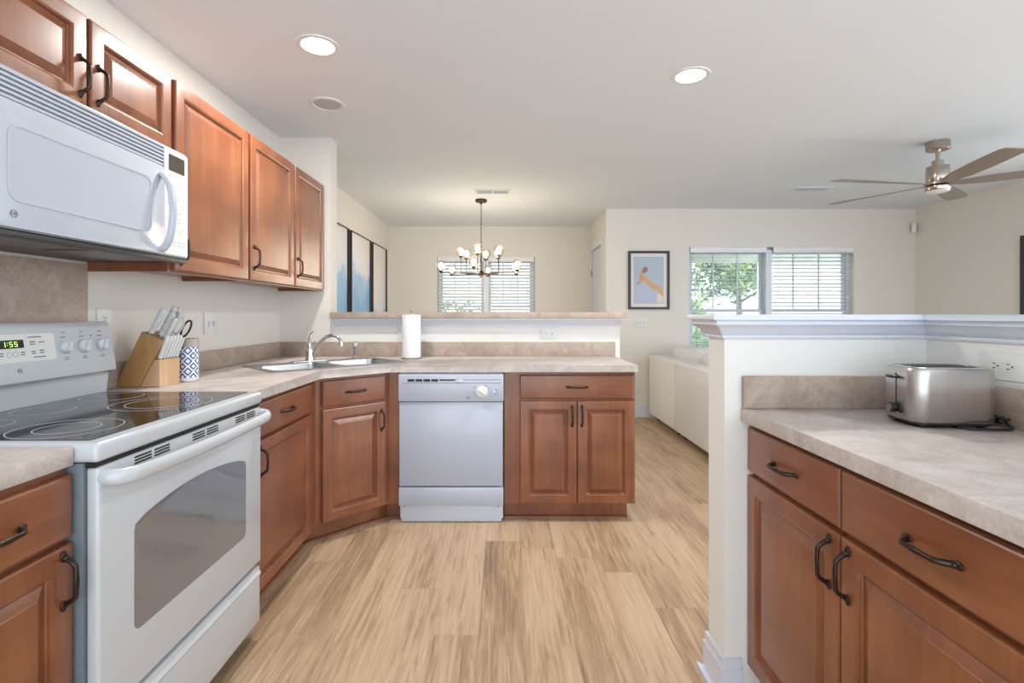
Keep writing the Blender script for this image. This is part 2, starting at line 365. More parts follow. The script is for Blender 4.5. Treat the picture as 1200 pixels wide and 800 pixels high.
o1 = [(PX-.009, PY-.009), (PX+.05, PY-.009), (PX+.05, PY-.001), (PX-.001, PY-.001), (PX-.001, PY+.121), (PX+.7, PY+.121), (PX+.7, PY+.129), (PX-.009, PY+.129)]
prism(bm, o1, FXY, .10, .13)
prism(bm, [(PX-.03, PY-.03), (PX+.05, PY-.03), (PX+.05, PY-.014), (PX-.014, PY-.014), (PX-.014, PY+.134), (PX-.03, PY+.15)], FXY, 0, .014)
struct(bm, 'baseboard_half_wall', 'trim')

# ------------------------------------------------------------------ WINDOWS, BLINDS
def window(n, hole, y0, mid):
    x0, x1, z0, z1 = hole; fr = .035
    bm = B(); ya, yb = y0+.075, y0+.13
    box(bm, x0+.001, x0+fr, ya, yb, z0, z1); box(bm, x1-fr, x1-.001, ya, yb, z0, z1)
    box(bm, x0+fr, x1-fr, ya, yb, z0+.001, z0+fr); box(bm, x0+fr, x1-fr, ya, yb, z1-fr, z1-.001)
    box(bm, mid-.035, mid+.035, ya-.06, yb, z0+fr, z1-fr)
    o = struct(bm, 'window_%d' % n, 'trim')
    zm = (z0+z1)/2
    for a, b in ((x0+fr, mid-.035), (mid+.035, x1-fr)):
        bm = B()
        for c, d, s, yy in ((z0+fr, zm+.02, 0, ya+.004), (zm-.02, z1-fr, 0, ya+.03)):
            for q in ((a+.001, a+.035, c, d), (b-.035, b-.001, c, d), (a+.035, b-.035, c, c+.04), (a+.035, b-.035, d-.04, d)): box(bm, q[0], q[1], yy, yy+.022, q[2]+.001, q[3]-.001)
        for k in (1, 2):        # grilles of the upper sash
            xx = a+(b-a)*k/3; box(bm, xx-.008, xx+.008, ya+.034, ya+.046, zm+.02, z1-fr-.04)
        fin(bm, 'sash', 'trim', o)
        bm = B(); box(bm, a+.034, b-.034, ya+.014, ya+.017, z0+.07, zm-.02); box(bm, a+.034, b-.034, ya+.047, ya+.05, zm+.02, z1-.07)
        fin(bm, 'glass_pane', 'glass', o)
    bm = B(); box(bm, x0-.03, x1+.03, y0-.03, y0+.07, z0-.02, z0, .004) if False else box(bm, x0+.002, x1-.002, y0-.02, y0+.075, z0+.001, z0+.018, .003)
    fin(bm, 'sill', 'trim', o)
window(1, LWIN, LFY, 3.11); window(2, DWIN, DFY, -.245)
def blind(label, x0, x1, y, z0, z1, tilt, group):
    o = thing('window_blind', label, 'blind', ((x0+x1)/2, y, z1), 0, group); hw = (x1-x0)/2
    bm = B(); prism(bm, [(-.038, -.065), (-.03, -.065), (-.03, -.008), (.018, -.008), (.018, -.0), (-.034, -.0), (-.04, -.008)], FYZ, -hw, hw); fin(bm, 'valance', 'slat', o)
    bm = B(); n = int((z1-z0-.09)/.044); c, s = math.cos(tilt), math.sin(tilt)
    for i in range(n):
        z = -.075-.044*i
        pr = [(-.024, -.0012), (0, .0012), (.024, -.0012), (.024, .0005), (0, .0030), (-.024, .0005)]
        prism(bm, [(u*c-v*s, z+u*s+v*c) for u, v in pr], FYZ, -hw+.012, hw-.012)
    fin(bm, 'slats', 'slat', o)
    bm = B(); zb = -.075-.044*n
    box(bm, -hw+.012, hw-.012, -.025, .025, zb-.012, zb+.004, .004); fin(bm, 'bottom_rail', 'slat', o)
    bm = B()
    for k in (-.72, 0, .72):
        for yy in (-.027, .027): box(bm, k*hw-.0012, k*hw+.0012, yy-.0008, yy+.0008, zb, -.05)
    fin(bm, 'ladder_cords', 'slat', o)
    bm = B(); tube(bm, [(-hw*.86, -.036, -.06), (-hw*.86, -.037, -.62)], .004, 6); fin(bm, 'tilt_wand', 'slat', o)
    return o
blind('raised-slat white blind on the living room window, left half with trees behind', 2.18, 3.07, LFY+.03, .53, 1.985, R(2), None)
blind('open white blind on the living room window, right half nearer the room corner', 3.15, 4.08, LFY+.03, .53, 1.985, R(-11), None)
blind('white blind on the dining room window, left half behind the chandelier', -.92, -.285, DFY+.03, .65, 2.0, R(38), None)
blind('white blind on the dining room window, right half nearer the white door', -.205, .43, DFY+.03, .65, 2.0, R(38), None)

# ------------------------------------------------------------------ CABINETS
def pull_mesh():
    bm = B(); pts, rad = [], []
    for i in range(25):
        t = -1+2*i/24; a = abs(t)
        d = .027*(1-max(0, (a-.55)/.45)**2.2) if a > .55 else .027+.002*(1-a/.55)
        pts.append((t*.050, -d-.002, 0)); rad.append((.0042+.0012*a, .0062-.0015*(1-abs(2*a-1)) if a < .8 else .006))
    tube(bm, pts, rad, 10, up=(0, 1, 0))
    for s in (-1, 1): sphere(bm, (s*.053, -.0035, 0), (.0125, .0035, .0075), 14, 8); sphere(bm, (s*.0495, -.006, 0), (.007, .007, .0062), 12, 8)
    me = bpy.data.meshes.new('pull'); bmesh.ops.recalc_face_normals(bm, faces=bm.faces[:]); bm.to_mesh(me); bm.free()
    me.materials.append(M['bronze']); me.polygons.foreach_set('use_smooth', [True]*len(me.polygons)); return me
PULL = pull_mesh()
def pull(part, x, z, vert, y=-.02):
    o = bpy.data.objects.new('handle', PULL); COL.objects.link(o); o.parent = part; o.location = (x, y, z)
    if vert: o.rotation_euler = (0, R(90), 0)
    return o
def rect_ring(x0, x1, z0, z1, i, y): return [(x0+i, y, z0+i), (x1-i, y, z0+i), (x1-i, y, z1-i), (x0+i, y, z1-i)]
def cab_door(root, x0, x1, z0, z1, h=None):
    bm = B(); fr = .052
    rings = [(0, 0), (0, -.014), (.0015, -.0175), (.005, -.0195), (.009, -.020), (fr-.004, -.020), (fr-.001, -.0185), (fr+.002, -.0170), (fr+.004, -.0105), (fr+.006, -.0080), (fr+.011, -.0080), (fr+.013, -.0095), (fr+.031, -.0165), (fr+.033, -.0182), (fr+.037, -.0185)]
    loft(bm, [rect_ring(x0, x1, z0, z1, i, y-.0008) for i, y in rings])
    o = fin(bm, 'door', 'cab', root, 20)
    if h: pull(o, h[0], h[1], True)
    return o
def cab_drawer(root, x0, x1, z0, z1, h=True):
    bm = B(); rings = [(0, 0), (0, -.012), (.002, -.016), (.006, -.019), (.011, -.020)]
    loft(bm, [rect_ring(x0, x1, z0, z1, i, y-.0008) for i, y in rings])
    o = fin(bm, 'drawer', 'cabh', root, 20)
    if h: pull(o, (x0+x1)/2, (z0+z1)/2, False)
    return o
ZT = .866; DRT, DRB, DOT, DOB = .85, .713, .701, .110
def base_body(root, x0, x1, depth, side=True, cutx=None):
    bm = B()
    if cutx: box(bm, x0, cutx, 0, depth, .104, ZT, .0015, 1); box(bm, cutx, x1, 0, .13, .104, ZT)
    else: box(bm, x0, x1, 0, depth, .104, ZT, .0015, 1)
    box(bm, x0, x1-(.03 if side else 0), .07, depth, .0, .104)
    prism(bm, [(.0705, 0), (.057, 0), (.058, .006), (.063, .011), (.0705, .013)], FYZ, x0, x1-(.03 if side else 0))
    fin(bm, 'body', 'cab', root)
LX = -.975          # face frame plane of the left base run
cabA = thing('base_cabinet', 'base cabinet left of the white range with one drawer and one door', 'cabinet', (LX+.011, .735, 0), R(90))
base_body(cabA, 0, .374, .58, False); cab_drawer(cabA, .02, .373, DRB, DRT); cab_door(cabA, .02, .373, DOB, DOT, (.345, .628))
cabB = thing('base_cabinet', 'base cabinet between the white range and the diagonal sink corner', 'cabinet', (LX, 1.89, 0), R(90))
base_body(cabB, 0, .720, .58, False, .60); cab_drawer(cabB, .04, .622, DRB, DRT); cab_door(cabB, .04, .622, DOB, DOT, (.09, .62))
# diagonal corner sink cabinet
PEN = 2.92
ca = Vector((LX, 2.612, 0)); cb_ = Vector((-.662, PEN, 0)); dv = cb_-ca; cl = dv.length; ang = math.atan2(dv.y, dv.x)
cabC = thing('corner_sink_cabinet', 'diagonal corner cabinet under the sink with one drawer front and one door', 'cabinet', tuple(ca), ang)
inv = (Matrix.Translation(ca) @ Matrix.Rotation(ang, 4, 'Z')).inverted()
def loc_poly(pts): return [tuple((inv @ Vector((x, y, 0)))[:2]) for x, y in pts]
bm = B()
box(bm, 0, cl, 0, .018, .104, ZT)
prism(bm, loc_poly([(-.662, PEN), (-.604, PEN), (-.604, PEN+.02), (-.662, PEN+.02)]), FXY, .104, ZT)
prism(bm, loc_poly([(LX-.58, 2.614), (LX-.01, 2.614), (LX-.01, 2.63), (LX-.58, 2.63)]), FXY, .104, ZT)
prism(bm, loc_poly([(-.604, PEN+.02), (-.604, 3.48), (-.62, 3.48), (-.62, PEN+.02)]), FXY, .104, ZT)
prism(bm, loc_poly([(LX-.58, 2.63), (LX-.02, 2.63), (-.665, PEN+.02), (-.62, PEN+.02), (-.62, 3.48), (LX-.58, 3.48)]), FXY, .104, .122)
box(bm, -.03, cl+.03, .07, .085, 0, .104)
prism(bm, [(.0705, 0), (.057, 0), (.058, .006), (.063, .011), (.0705, .013)], FYZ, -.025, cl+.025)
prism(bm, loc_poly([(-.69, PEN+.07), (-.606, PEN+.07), (-.606, PEN+.085), (-.69, PEN+.085)]), FXY, 0, .104)
fin(bm, 'body', 'cab', cabC)
cab_drawer(cabC, .032, cl-.036, DRB, DRT); cab_door(cabC, .032, cl-.036, DOB, DOT, (cl-.062, .60))
cabE = thing('base_cabinet', 'two-door base cabinet at the open end of the peninsula, right of the dishwasher', 'cabinet', (.004, PEN, 0))
base_body(cabE, 0, .757, .57); cab_drawer(cabE, .09, .748, DRB, DRT)
cab_door(cabE, .09, .417, DOB, DOT, (.391, .615)); cab_door(cabE, .421, .748, DOB, DOT, (.447, .615))
RXF = .779
cabR = thing('base_cabinet', 'two-drawer two-door base cabinet under the toaster counter on the right', 'cabinet', (RXF, PY-.002, 0), R(-90))
base_body(cabR, 0, .93, .535, False)
cab_drawer(cabR, .0, .428, DRB, DRT); cab_drawer(cabR, .436, .925, DRB, DRT)
cab_door(cabR, .0, .430, DOB, DOT, (.400, .625)); cab_door(cabR, .436, .925, DOB, DOT, (.464, .625))
# wall cabinets
UX = -1.255
def upper(label, y0, y1, z0, z1, doors):
    o = thing('wall_cabinet', label, 'cabinet', (UX, y0, z0), R(90)); h = z1-z0
    bm = B(); w_ = y1-y0
    box(bm, 0, w_, 0, .018, 0, h, .001, 1); box(bm, 0, .016, .018, .301, 0, h); box(bm, w_-.016, w_, .018, .301, 0, h)
    box(bm, .016, w_-.016, .018, .301, .02, .034); box(bm, .016, w_-.016, .018, .301, h-.016, h); box(bm, .016, w_-.016, .292, .301, .034, h-.016)
    fin(bm, 'body', 'cab', o)
    for a, b, hx, hz in doors: cab_door(o, a, b, .006, h-.006, (hx, hz))
UB, UT = 1.36, 2.09
upper('short two-door wall cabinet above the white microwave', 1.12, 1.882, 1.795, UT, [(.012, .377, .350, .10), (.389, .758, .416, .10)])
upper('tall single-door wall cabinet right beside the microwave', 1.886, 2.456, UB, UT, [(.015, .558, .045, .09)])
upper('tall two-door wall cabinet ending at the corner above the sink', 2.46, 3.50, UB, UT, [(.010, .518, .038, .12), (.540, 1.012, .568, .12)])

# ------------------------------------------------------------------ COUNTERTOPS
CT0, CT1 = .867, .908
cA = thing('countertop', 'short piece of taupe laminate countertop left of the range', 'countertop', (LX, .9, CT0))
bm = B(); box(bm, LW-LX+.002, .03, .722-.9, 1.110-.9, .0005, CT1-CT0, .003); fin(bm, 'worktop', 'lam', cA)
bm = B(); box(bm, LW-LX+.002, LW-LX+.02, .722-.9, 1.10-.9, .042, .142, .002); fin(bm, 'backsplash', 'lamdark', cA)
cL = thing('countertop', 'long taupe laminate countertop running round the sink corner onto the peninsula', 'countertop', (-.9, 2.9, CT0)); cLo = Vector((-.9, 2.9, CT0))
bm = B()
prism(bm, [(LW+.002, 1.888), (-.945, 1.888), (-.945, 2.599), (-.65, 2.889), (.77, 2.889), (.77, BY-.002), (LW+.002, BY-.002)], lambda u, v, d: Vector((u, v, d))-cLo, CT0+.0005, CT1, bev=.003)
wt = fin(bm, 'worktop', 'lam', cL)
SA = math.atan2(.707, .707); SCN = Vector((-1.027, 2.957, CT1))
SW, SD = .81, .45
cut = B(); box(cut, -SW/2+.02, SW/2-.02, -SD/2+.02, SD/2-.02, -.2, .2)
co = fin(cut, 'cutter', 'dark'); co.location = SCN; co.rotation_euler = (0, 0, SA)
bo = wt.modifiers.new('b', 'BOOLEAN'); bo.object = co; bo.operation = 'DIFFERENCE'; bo.solver = 'EXACT'
bpy.context.view_layer.update()
nm = bpy.data.meshes.new_from_object(wt.evaluated_get(bpy.context.evaluated_depsgraph_get()))
wt.modifiers.clear(); wt.data = nm; bpy.data.objects.remove(co, do_unlink=True)
if len(nm.materials) > 1:
    for p in nm.polygons: p.material_index = 0
bm = B()
box(bm, LW+.002, LW+.02, 1.888, BY-.02, CT1+.0005, 1.008, .002); box(bm, LW+.002, .775, BY-.02, BY-.002, CT1+.0005, 1.008, .002)
bmesh.ops.translate(bm, verts=bm.verts[:], vec=-cLo); fin(bm, 'backsplash', 'lamdark', cL)
cR = thing('countertop', 'taupe laminate countertop under the toaster on the right', 'countertop', (1.0, 1.1, CT0)); cRo = Vector((1.0, 1.1, CT0))
bm = B(); box(bm, .738, RX-.002, .62, PY-.003, CT0+.0005, CT1, .003); bmesh.ops.translate(bm, verts=bm.verts[:], vec=-cRo); fin(bm, 'worktop', 'lam', cR)
bm = B(); box(bm, .742, RX-.022, PY-.021, PY-.003, CT1+.0005, 1.008, .002); box(bm, RX-.02, RX-.002, .62, PY-.003, CT1+.0005, 1.008, .002)
bmesh.ops.translate(bm, verts=bm.verts[:], vec=-cRo); fin(bm, 'backsplash', 'lamdark', cR)
bm = B(); box(bm, LW+.0008, LW+.007, 1.0, 1.885, .91, 1.384); o = fin(bm, 'splash_panel', 'lamdark'); tag(o, 'tall brown stone-look laminate panel on the wall behind the range', 'splash panel')

# ------------------------------------------------------------------ RANGE
RY = 1.114; RWD = .764; RF = -.925
rg = thing('electric_range', 'white freestanding electric range with black glass cooktop', 'range', (RF, RY, 0), R(90))
bm = B(); box(bm, .002, RWD-.002, .006, .600, .045, .868, .003)
for x in (.05, RWD-.05):
    for y in (.06, .55): lathe(bm, [(.018, 0), (.018, .045)], (x, y, 0), 12)
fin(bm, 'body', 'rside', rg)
ck = B(); box(ck, 0, RWD, -.028, .585, .8695, .914, .011, 3); ck = fin(ck, 'cooktop', 'whiterg', rg)
bm = B(); prism(bm, rrect(.026, RWD-.026, .008, .545, .012), FXY, .9135, .9155); fin(bm, 'glass_top', 'ceramic', ck)
def annulus(c, r0, r1, z):
    bm = B(); n = 64
    loft(bm, [[(c[0]+r*math.cos(2*math.pi*i/n), c[1]+r*math.sin(2*math.pi*i/n), zz) for i in range(n)] for r, zz in ((r0, z), (r0, z+.0004), (r1, z+.0004), (r1, z))], False, False)
    fin(bm, 'burner_ring', 'ring', ck)
def bpos(Y, X): return (Y-RY, -(X-RF))
for Y, X, rs in ((1.262, -1.09, (.115, .068)), (1.62, -1.095, (.14, .10)), (1.285, -1.35, (.078,)), (1.74, -1.35, (.092,)), (1.49, -1.36, (.075,))):
    for r in rs: annulus(bpos(Y, X), r-.0025, r, .9156)
bg_ = B()
prism(bg_, [(.620, .90), (.552, .90), (.549, .985), (.528, .988), (.516, .996), (.515, 1.006), (.538, 1.152), (.544, 1.166), (.555, 1.173), (.620, 1.175)], lambda u, v, d: (d, u, v), .0, RWD, bev=.004)
bgd = fin(bg_, 'backguard', 'whiterg', rg)
# console face frame: origin on slanted face
FA = Vector((0, .515, 1.006)); FB = Vector((0, .538, 1.152)); fu = (FB-FA).normalized(); fn = Vector((0, -fu.z, fu.y))
def face(x, s, d=0): p = FA+fu*s+fn*d; return Vector((x-.014, p.y, p.z))
FM = Matrix(((1, 0, 0), (0, fu.y, fn.y), (0, fu.z, fn.z))).to_4x4()
def fmat(x, s, d=.0006): m = FM.copy(); m.translation = face(x, s, d); return m
def fplate(bm, x0, x1, s0, s1, d0, d1, r=.003, mi=0): prism(bm, rrect(x0, x1, s0, s1, r, 3), lambda u, v, d: face(u, v, d), d0, d1, mi)
bm = B(); fplate(bm, .225, .535, .050, .135, .0, .0016, .008); fin(bm, 'control_panel', 'whiteplas', bgd)
bm = B(); fplate(bm, .350, .428, .093, .118, .0016, .0026, .002); clk = fin(bm, 'clock_display', 'black', bgd)
SEG = {'1': 'bc', '5': 'afgcd'}
def digit(bm, ch, x, s, w_=.0095, h=.015, t=.0018):
    segs = dict(a=(0, w_, h-t, h), g=(0, w_, h/2-t/2, h/2+t/2), d=(0, w_, 0, t), b=(w_-t, w_, h/2, h), c=(w_-t, w_, 0, h/2), f=(0, t, h/2, h), e=(0, t, 0, h/2))
    for k in SEG[ch]:
        a, b, c, d = segs[k]; prism(bm, [(x+a, s+c), (x+b, s+c), (x+b, s+d), (x+a, s+d)], lambda u, v, q: face(u, v, q), .0026, .0030)
bm = B(); digit(bm, '1', .362, .098); digit(bm, '5', .384, .098); digit(bm, '5', .399, .098)
for s in (.102, .109): prism(bm, [(.3765, s), (.3785, s), (.3785, s+.002), (.3765, s+.002)], lambda u, v, q: face(u, v, q), .0026, .0030)
fin(bm, 'clock_digits', 'led', bgd)
bm = B()
for x, s, w_ in ((.445, .123, .045), (.448, .108, .02), (.448, .101, .018), (.478, .106, .02), (.45, .078, .014), (.45, .072, .014), (.478, .08, .014), (.478, .073, .014), (.455, .060, .042), (.352, .078, .012), (.352, .071, .01), (.415, .078, .014), (.415, .071, .014)):
    fplate(bm, x, x+w_, s, s+.0035, .0016, .0019, .001)
for x in (.380, .399):
    c = face(x, .075, .0); n = 20
    loft(bm, [[face(x+r*math.cos(2*math.pi*i/n), .075+r*math.sin(2*math.pi*i/n), d) for i in range(n)] for r, d in ((.0072, .0016), (.0072, .0019), (.0082, .0019), (.0082, .0016))], False, False)
for kx in (.572, .645, .722):
    for x, s, w_ in ((kx-.008, .134, .014), (kx-.014, .118, .022), (kx-.006, .050, .014), (kx-.01, .043, .02)): fplate(bm, x, x+w_, s, s+.0028, .0001, .0006, .001)
    for k in range(9):
        a = R(-120+30*k+90); px, ps = kx+.0265*math.cos(a), .085+.0265*math.sin(a); fplate(bm, px-.001, px+.001, ps-.001, ps+.001, .0001, .0005, .0004)
fin(bm, 'panel_printing', 'grey', bgd)
bm = B(); fplate(bm, .680, .685, .118, .123, .0001, .001, .002); fin(bm, 'indicator_light', 'black', bgd)
def knob(kx, s, r):
    bm = B(); n = 28
    loft(bm, [[face(kx+q*math.cos(2*math.pi*i/n), s+q*math.sin(2*math.pi*i/n), d) for i in range(n)] for q, d in ((r, .0003), (r, .006), (r*.9, .011), (r*.86, .012))], True, True)
    a = R(62); ux, us = math.cos(a), math.sin(a)
    def rp(u, v, d): return face(kx+u*ux-v*us, s+u*us+v*ux, d)
    loft(bm, [[rp(u*k, v*k, d) for u, v in ((-r*.9, -.006), (r*.9, -.006), (r*.9, .006), (-r*.9, .006))] for k, d in ((1, .009), (1, .018), (.9, .021))], True, True)
    k_ = fin(bm, 'knob', 'knobm', bgd)
    bm = B(); loft(bm, [[face(kx+q*math.cos(2*math.pi*i/n), s+q*math.sin(2*math.pi*i/n), d) for i in range(n)] for q, d in ((r+.0022, .0003), (r+.0022, .0016), (r*.8, .0016))], True, True); fin(bm, 'knob_skirt', 'lightgrey', k_)
for kx, r in ((.05, .019), (.125, .021), (.572, .020), (.645, .023), (.722, .0215)): knob(kx, .085, r)
def emblem(parent, mtx, r):       # ring with the two-letter monogram
    bm = B(); n = 28
    loft(bm, [[mtx @ Vector((q*math.cos(2*math.pi*i/n), q*math.sin(2*math.pi*i/n), d)) for i in range(n)] for q, d in ((r*.80, 0), (r*.80, .0007), (r, .0007), (r, 0))], False, False)
    e = fin(bm, 'emblem', 'grey', parent)
    t = text_mesh('GE', r*1.15, 'emblem_letters', 'grey', e, mtx @ Matrix.Translation((0, 0, .0004))); return e
emblem(bgd, fmat(.406, .024, .0002), .0075)
# oven door with arched window
zt, zb = .858, .287
bm = B()
WX0, WX1, WZ0, WZ1, WZM = .118, .640, .430, .690, .722
def arch(off=0):
    pts = []; r = .02
    cx, hw = (WX0+WX1)/2, (WX1-WX0)/2-off
    for a in range(6): t = R(180+18*a); pts.append((cx-hw+r+r*math.cos(t), WZ0+off+r+r*math.sin(t)))
    for a in range(6): t = R(270+18*a); pts.append((cx+hw-r+r*math.cos(t), WZ0+off+r+r*math.sin(t)))
    pts.append((cx+hw, WZ1-off-.02)); pts.append((cx+hw-.004, WZ1-off-.006))
    for k in range(1, 16):
        u = 1-2*k/16; pts.append((cx+(hw-.008)*u, WZ1-off+(WZM-WZ1)*(1-u*u)))
    pts.append((cx-hw+.004, WZ1-off-.006)); pts.append((cx-hw, WZ1-off-.02))
    return pts
ap = arch(); n = len(ap)
box(bm, .006, RWD-.006, -.026, .004, zb, zt, .008, 3)
dr = fin(bm, 'oven_door', 'whiterg', rg)
bm = B(); loft(bm, [[(u, y, v) for u, v in arch(o_)] for o_, y in ((-.004, -.0258), (-.004, -.0272), (.0, -.0275), (.0022, -.0272))], False, True); fin(bm, 'oven_window', 'owin', dr)
for gx in (.115, .185, .345, .415, .58, .65):
    for k in range(3):
        bm = B(); box(bm, gx, gx+.058, -.0275, -.0255, .834+k*.0075, .8378+k*.0075); fin(bm, 'vent_slot', 'dark', dr)
bm = B()
hp = smooth_path([(.020, -.018, .834), (.022, -.046, .833), (.042, -.064, .831), (.10, -.073, .829), (.38, -.079, .826), (RWD-.10, -.073, .829), (RWD-.042, -.064, .831), (RWD-.022, -.046, .833), (RWD-.020, -.018, .834)], 8)
tube(bm, hp, (.019, .0135), 14); fin(bm, 'handle', 'whiterg', dr)
bm = B(); box(bm, .008, RWD-.008, -.024, .004, .065, .272, .008, 3); dw_ = fin(bm, 'storage_drawer', 'whiterg', rg)
bm = B(); prism(bm, [(-.0235, .238), (-.030, .243), (-.032, .250), (-.0235, .262)], FYZ, .02, RWD-.02); fin(bm, 'drawer_lip', 'whiterg', dw_)
bm = B(); box(bm, .006, RWD-.006, -.018, .004, .8585, .8690); fin(bm, 'gap_shade_strip', 'dark', rg)  # dark strip standing in for the shade between cooktop and oven door

# ------------------------------------------------------------------ MICROWAVE
MZ = 1.392; MH = .398
mw = thing('microwave_oven', 'white over-the-range microwave under the short wall cabinet', 'microwave', (-1.176, RY+.004, MZ), R(90)); MWW = .757
bm = B(); box(bm, 0, MWW, .03, .376, 0.012, MH, .003); fin(bm, 'body', 'whitemw', mw)
bm = B(); box(bm, .004, MWW-.004, .03, .374, .002, .012); box(bm, .0, MWW, .0, .03, -.006, .012, .004); un = fin(bm, 'underside', 'under', mw)
for x in (.06, .40): bm = B(); box(bm, x, x+.29, .06, .20, -.001, .002); fin(bm, 'grease_filter', 'mesh', un)
bm = B(); box(bm, 0, MWW, -.003, .03, .012, MH-.083, .006, 3); box(bm, 0, MWW, .004, .03, MH-.084, MH, .004); dface = fin(bm, 'front_frame', 'whitemw', mw)
bm = B()
for k in range(6):
    z = MH-.078+k*.0125; prism(bm, [(-.005, z), (.006, z), (.006, z+.0088), (-.001, z+.0088), (-.005, z+.006)], FYZ, .004, .632)
fin(bm, 'vent_louvres', 'whitemw', mw)
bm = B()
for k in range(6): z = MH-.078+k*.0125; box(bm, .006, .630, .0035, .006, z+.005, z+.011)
fin(bm, 'louvre_gap_shade', 'grey', mw)  # grey strips that colour in the shade between the louvres
bm = B(); prism(bm, rrect(.006, .608, .014, MH-.086, .012), FXZ, -.016, -.002, bev=.003); md = fin(bm, 'door', 'whitemw', mw)
bm = B(); prism(bm, rrect(.066, .538, .082, .255, .025), FXZ, -.0170, -.0155); fin(bm, 'door_window', 'mwin', md)
bm = B()
for q, y in ((0, 0),): 
    n_ = rrect(.060, .544, .076, .261, .03); m_ = rrect(.066, .538, .082, .255, .025)
    loft(bm, [[(u, -.0165, v) for u, v in n_], [(u, -.0185, v) for u, v in n_], [(u, -.0185, v) for u, v in m_], [(u, -.0168, v) for u, v in m_]], False, False)
fin(bm, 'window_bezel', 'whitemw', md)
bm = B(); hp = smooth_path([(.588, -.012, .026), (.590, -.028, .034), (.594, -.046, .075), (.596, -.054, .155), (.594, -.046, .235), (.590, -.028, .276), (.588, -.012, .286)], 8)
tube(bm, hp, (.008, .0135), 12, up=(0, 1, 0)); fin(bm, 'handle', 'whitemw', md)
emblem(md, Matrix.Translation((.076, -.0162, .046)) @ FRONT, .0095)
bm = B()
for i in range(14): box(bm, .462+i*.0062, .462+i*.0062+.0045, -.0163, -.0158, .040, .044)
fin(bm, 'door_lettering', 'lightgrey', md)
bm = B(); prism(bm, rrect(.622, MWW-.008, .018, MH-.012, .006), FXZ, -.0065, -.0025); cp = fin(bm, 'control_panel', 'whiteplas', mw)
bm = B(); prism(bm, rrect(.644, .730, MH-.085, MH-.028, .002), FXZ, -.0075, -.0060); fin(bm, 'display', P('brown_tinted_display', '4d443c', .12), cp)
random.seed(3)
for r_, zz in enumerate((.292, .280, .262, .250, .232, .220, .208, .196, .184, .165, .145, .133, .108, .096, .062, .050)):
    bm = B()
    for c_ in range(4):
        if random.random() < .85: box(bm, .640+c_*.026, .640+c_*.026+random.uniform(.010, .018), -.0068, -.0063, zz, zz+.004)
    fin(bm, 'button_row', 'lightgrey', cp)

# ------------------------------------------------------------------ DISHWASHER
dwr = thing('dishwasher', 'white built-in dishwasher in the peninsula', 'dishwasher', (-.601, PEN-.03, 0)); W_ = .602
bm = B(); box(bm, .004, W_-.004, .03, .56, .02, .862); fin(bm, 'body', 'white', dwr)
bm = B(); box(bm, .0, W_, -.012, .029, .700, .856, .006, 3); pn = fin(bm, 'control_panel', 'whitedw', dwr)
bm = B(); box(bm, .004, W_-.004, -.004, .029, .216, .697, .004); fin(bm, 'door_panel', 'whitedw', dwr)
bm = B(); box(bm, .001, W_-.001, -.006, .029, .103, .208, .005); fin(bm, 'lower_panel', 'whitedw', dwr)
bm = B(); box(bm, .012, W_-.012, .02, .035, .004, .100, .003); kk = fin(bm, 'kick_plate', 'white', dwr)
for x in (.03, W_-.03): bm = B(); lathe(bm, [(.0045, .0), (.0045, .0015)], (x, .0188, .092), 10, axis='y'); fin(bm, 'screw', 'grey', kk)
bm = B()
for k in range(4): box(bm, .054+k*.045, .054+k*.045+.039, -.0135, -.0115, .8155, .8295)
prism(bm, [(.236, .8285), (.345, .8285), (.315, .8205), (.236, .8205)], FXZ, -.0135, -.0115)
fin(bm, 'vent_slots', 'black', pn)
bm = B(); prism(bm, [(.318, .822), (.345, .829), (.368, .829), (.372, .812), (.355, .812)], FXZ, -.016, -.0115); fin(bm, 'latch', 'white', pn)
for x, z, w2 in ((.02, .806, .565), (.372, .8255, .21), (.43, .783, .012), (.49, .79, .02), (.515, .772, .01), (.553, .768, .014), (.553, .742, .014), (.535, .755, .006), (.566, .755, .006), (.425, .752, .006)): bm = B(); box(bm, x, x+w2, -.0128, -.0115, z, z+(.003 if w2 < .1 else .0022)); fin(bm, 'printed_mark', 'grey', pn)
bm = B(); lathe(bm, [(.034, 0), (.034, -.003), (.030, -.004), (.029, -.016), (.026, -.019)], (.478, -.012, .757), 36, axis='y')
box(bm, -.024, .024, -.040, -.030, -.006, .006, .003, 2, 0, Matrix.Translation((.478, 0, .757)) @ Matrix.Rotation(R(35), 4, 'Y')); fin(bm, 'dial_knob', 'whiteplas', pn)
bm = B(); box(bm, .542, .552, -.018, -.0115, .750, .764, .002); fin(bm, 'switch', 'whiteplas', pn)
emblem(pn, Matrix.Translation((.399, -.0121, .724)) @ FRONT, .0095)

# ------------------------------------------------------------------ SINK, FAUCET
sk = thing('kitchen_sink', 'double-bowl stainless steel sink set diagonally in the corner countertop', 'sink', tuple(SCN), SA)
bm = B()
def bowl(x0, x1, y0, y1):
    rs = [(0, .0045), (.006, .003), (.012, -.006), (.018, -.12), (.035, -.15), (.07, -.16)]
    rings = []
    for i, z in rs: rings.append([(u, v, z) for u, v in rrect(x0+i, x1-i, y0+i, y1-i, max(.055-i*.3, .02), 6)])
    loft(bm, rings, False, True)
    return rings[0]
bx = [(-SW/2+.03, -.012, -SD/2+.028, SD/2-.085), (.012, SW/2-.03, -SD/2+.028, SD/2-.085)]
def rim_fill(outer, holes):
    """flat deck between outer loop and hole loops"""
    ed = []
    for lp in [outer]+holes:
        vs = [bm.verts.new(p) for p in lp]
        ed += [bm.edges.new((vs[i], vs[(i+1) % len(vs)])) for i in range(len(vs))]
    bmesh.ops.triangle_fill(bm, use_beauty=True, use_dissolve=False, edges=ed)
hl = [bowl(*b) for b in bx]
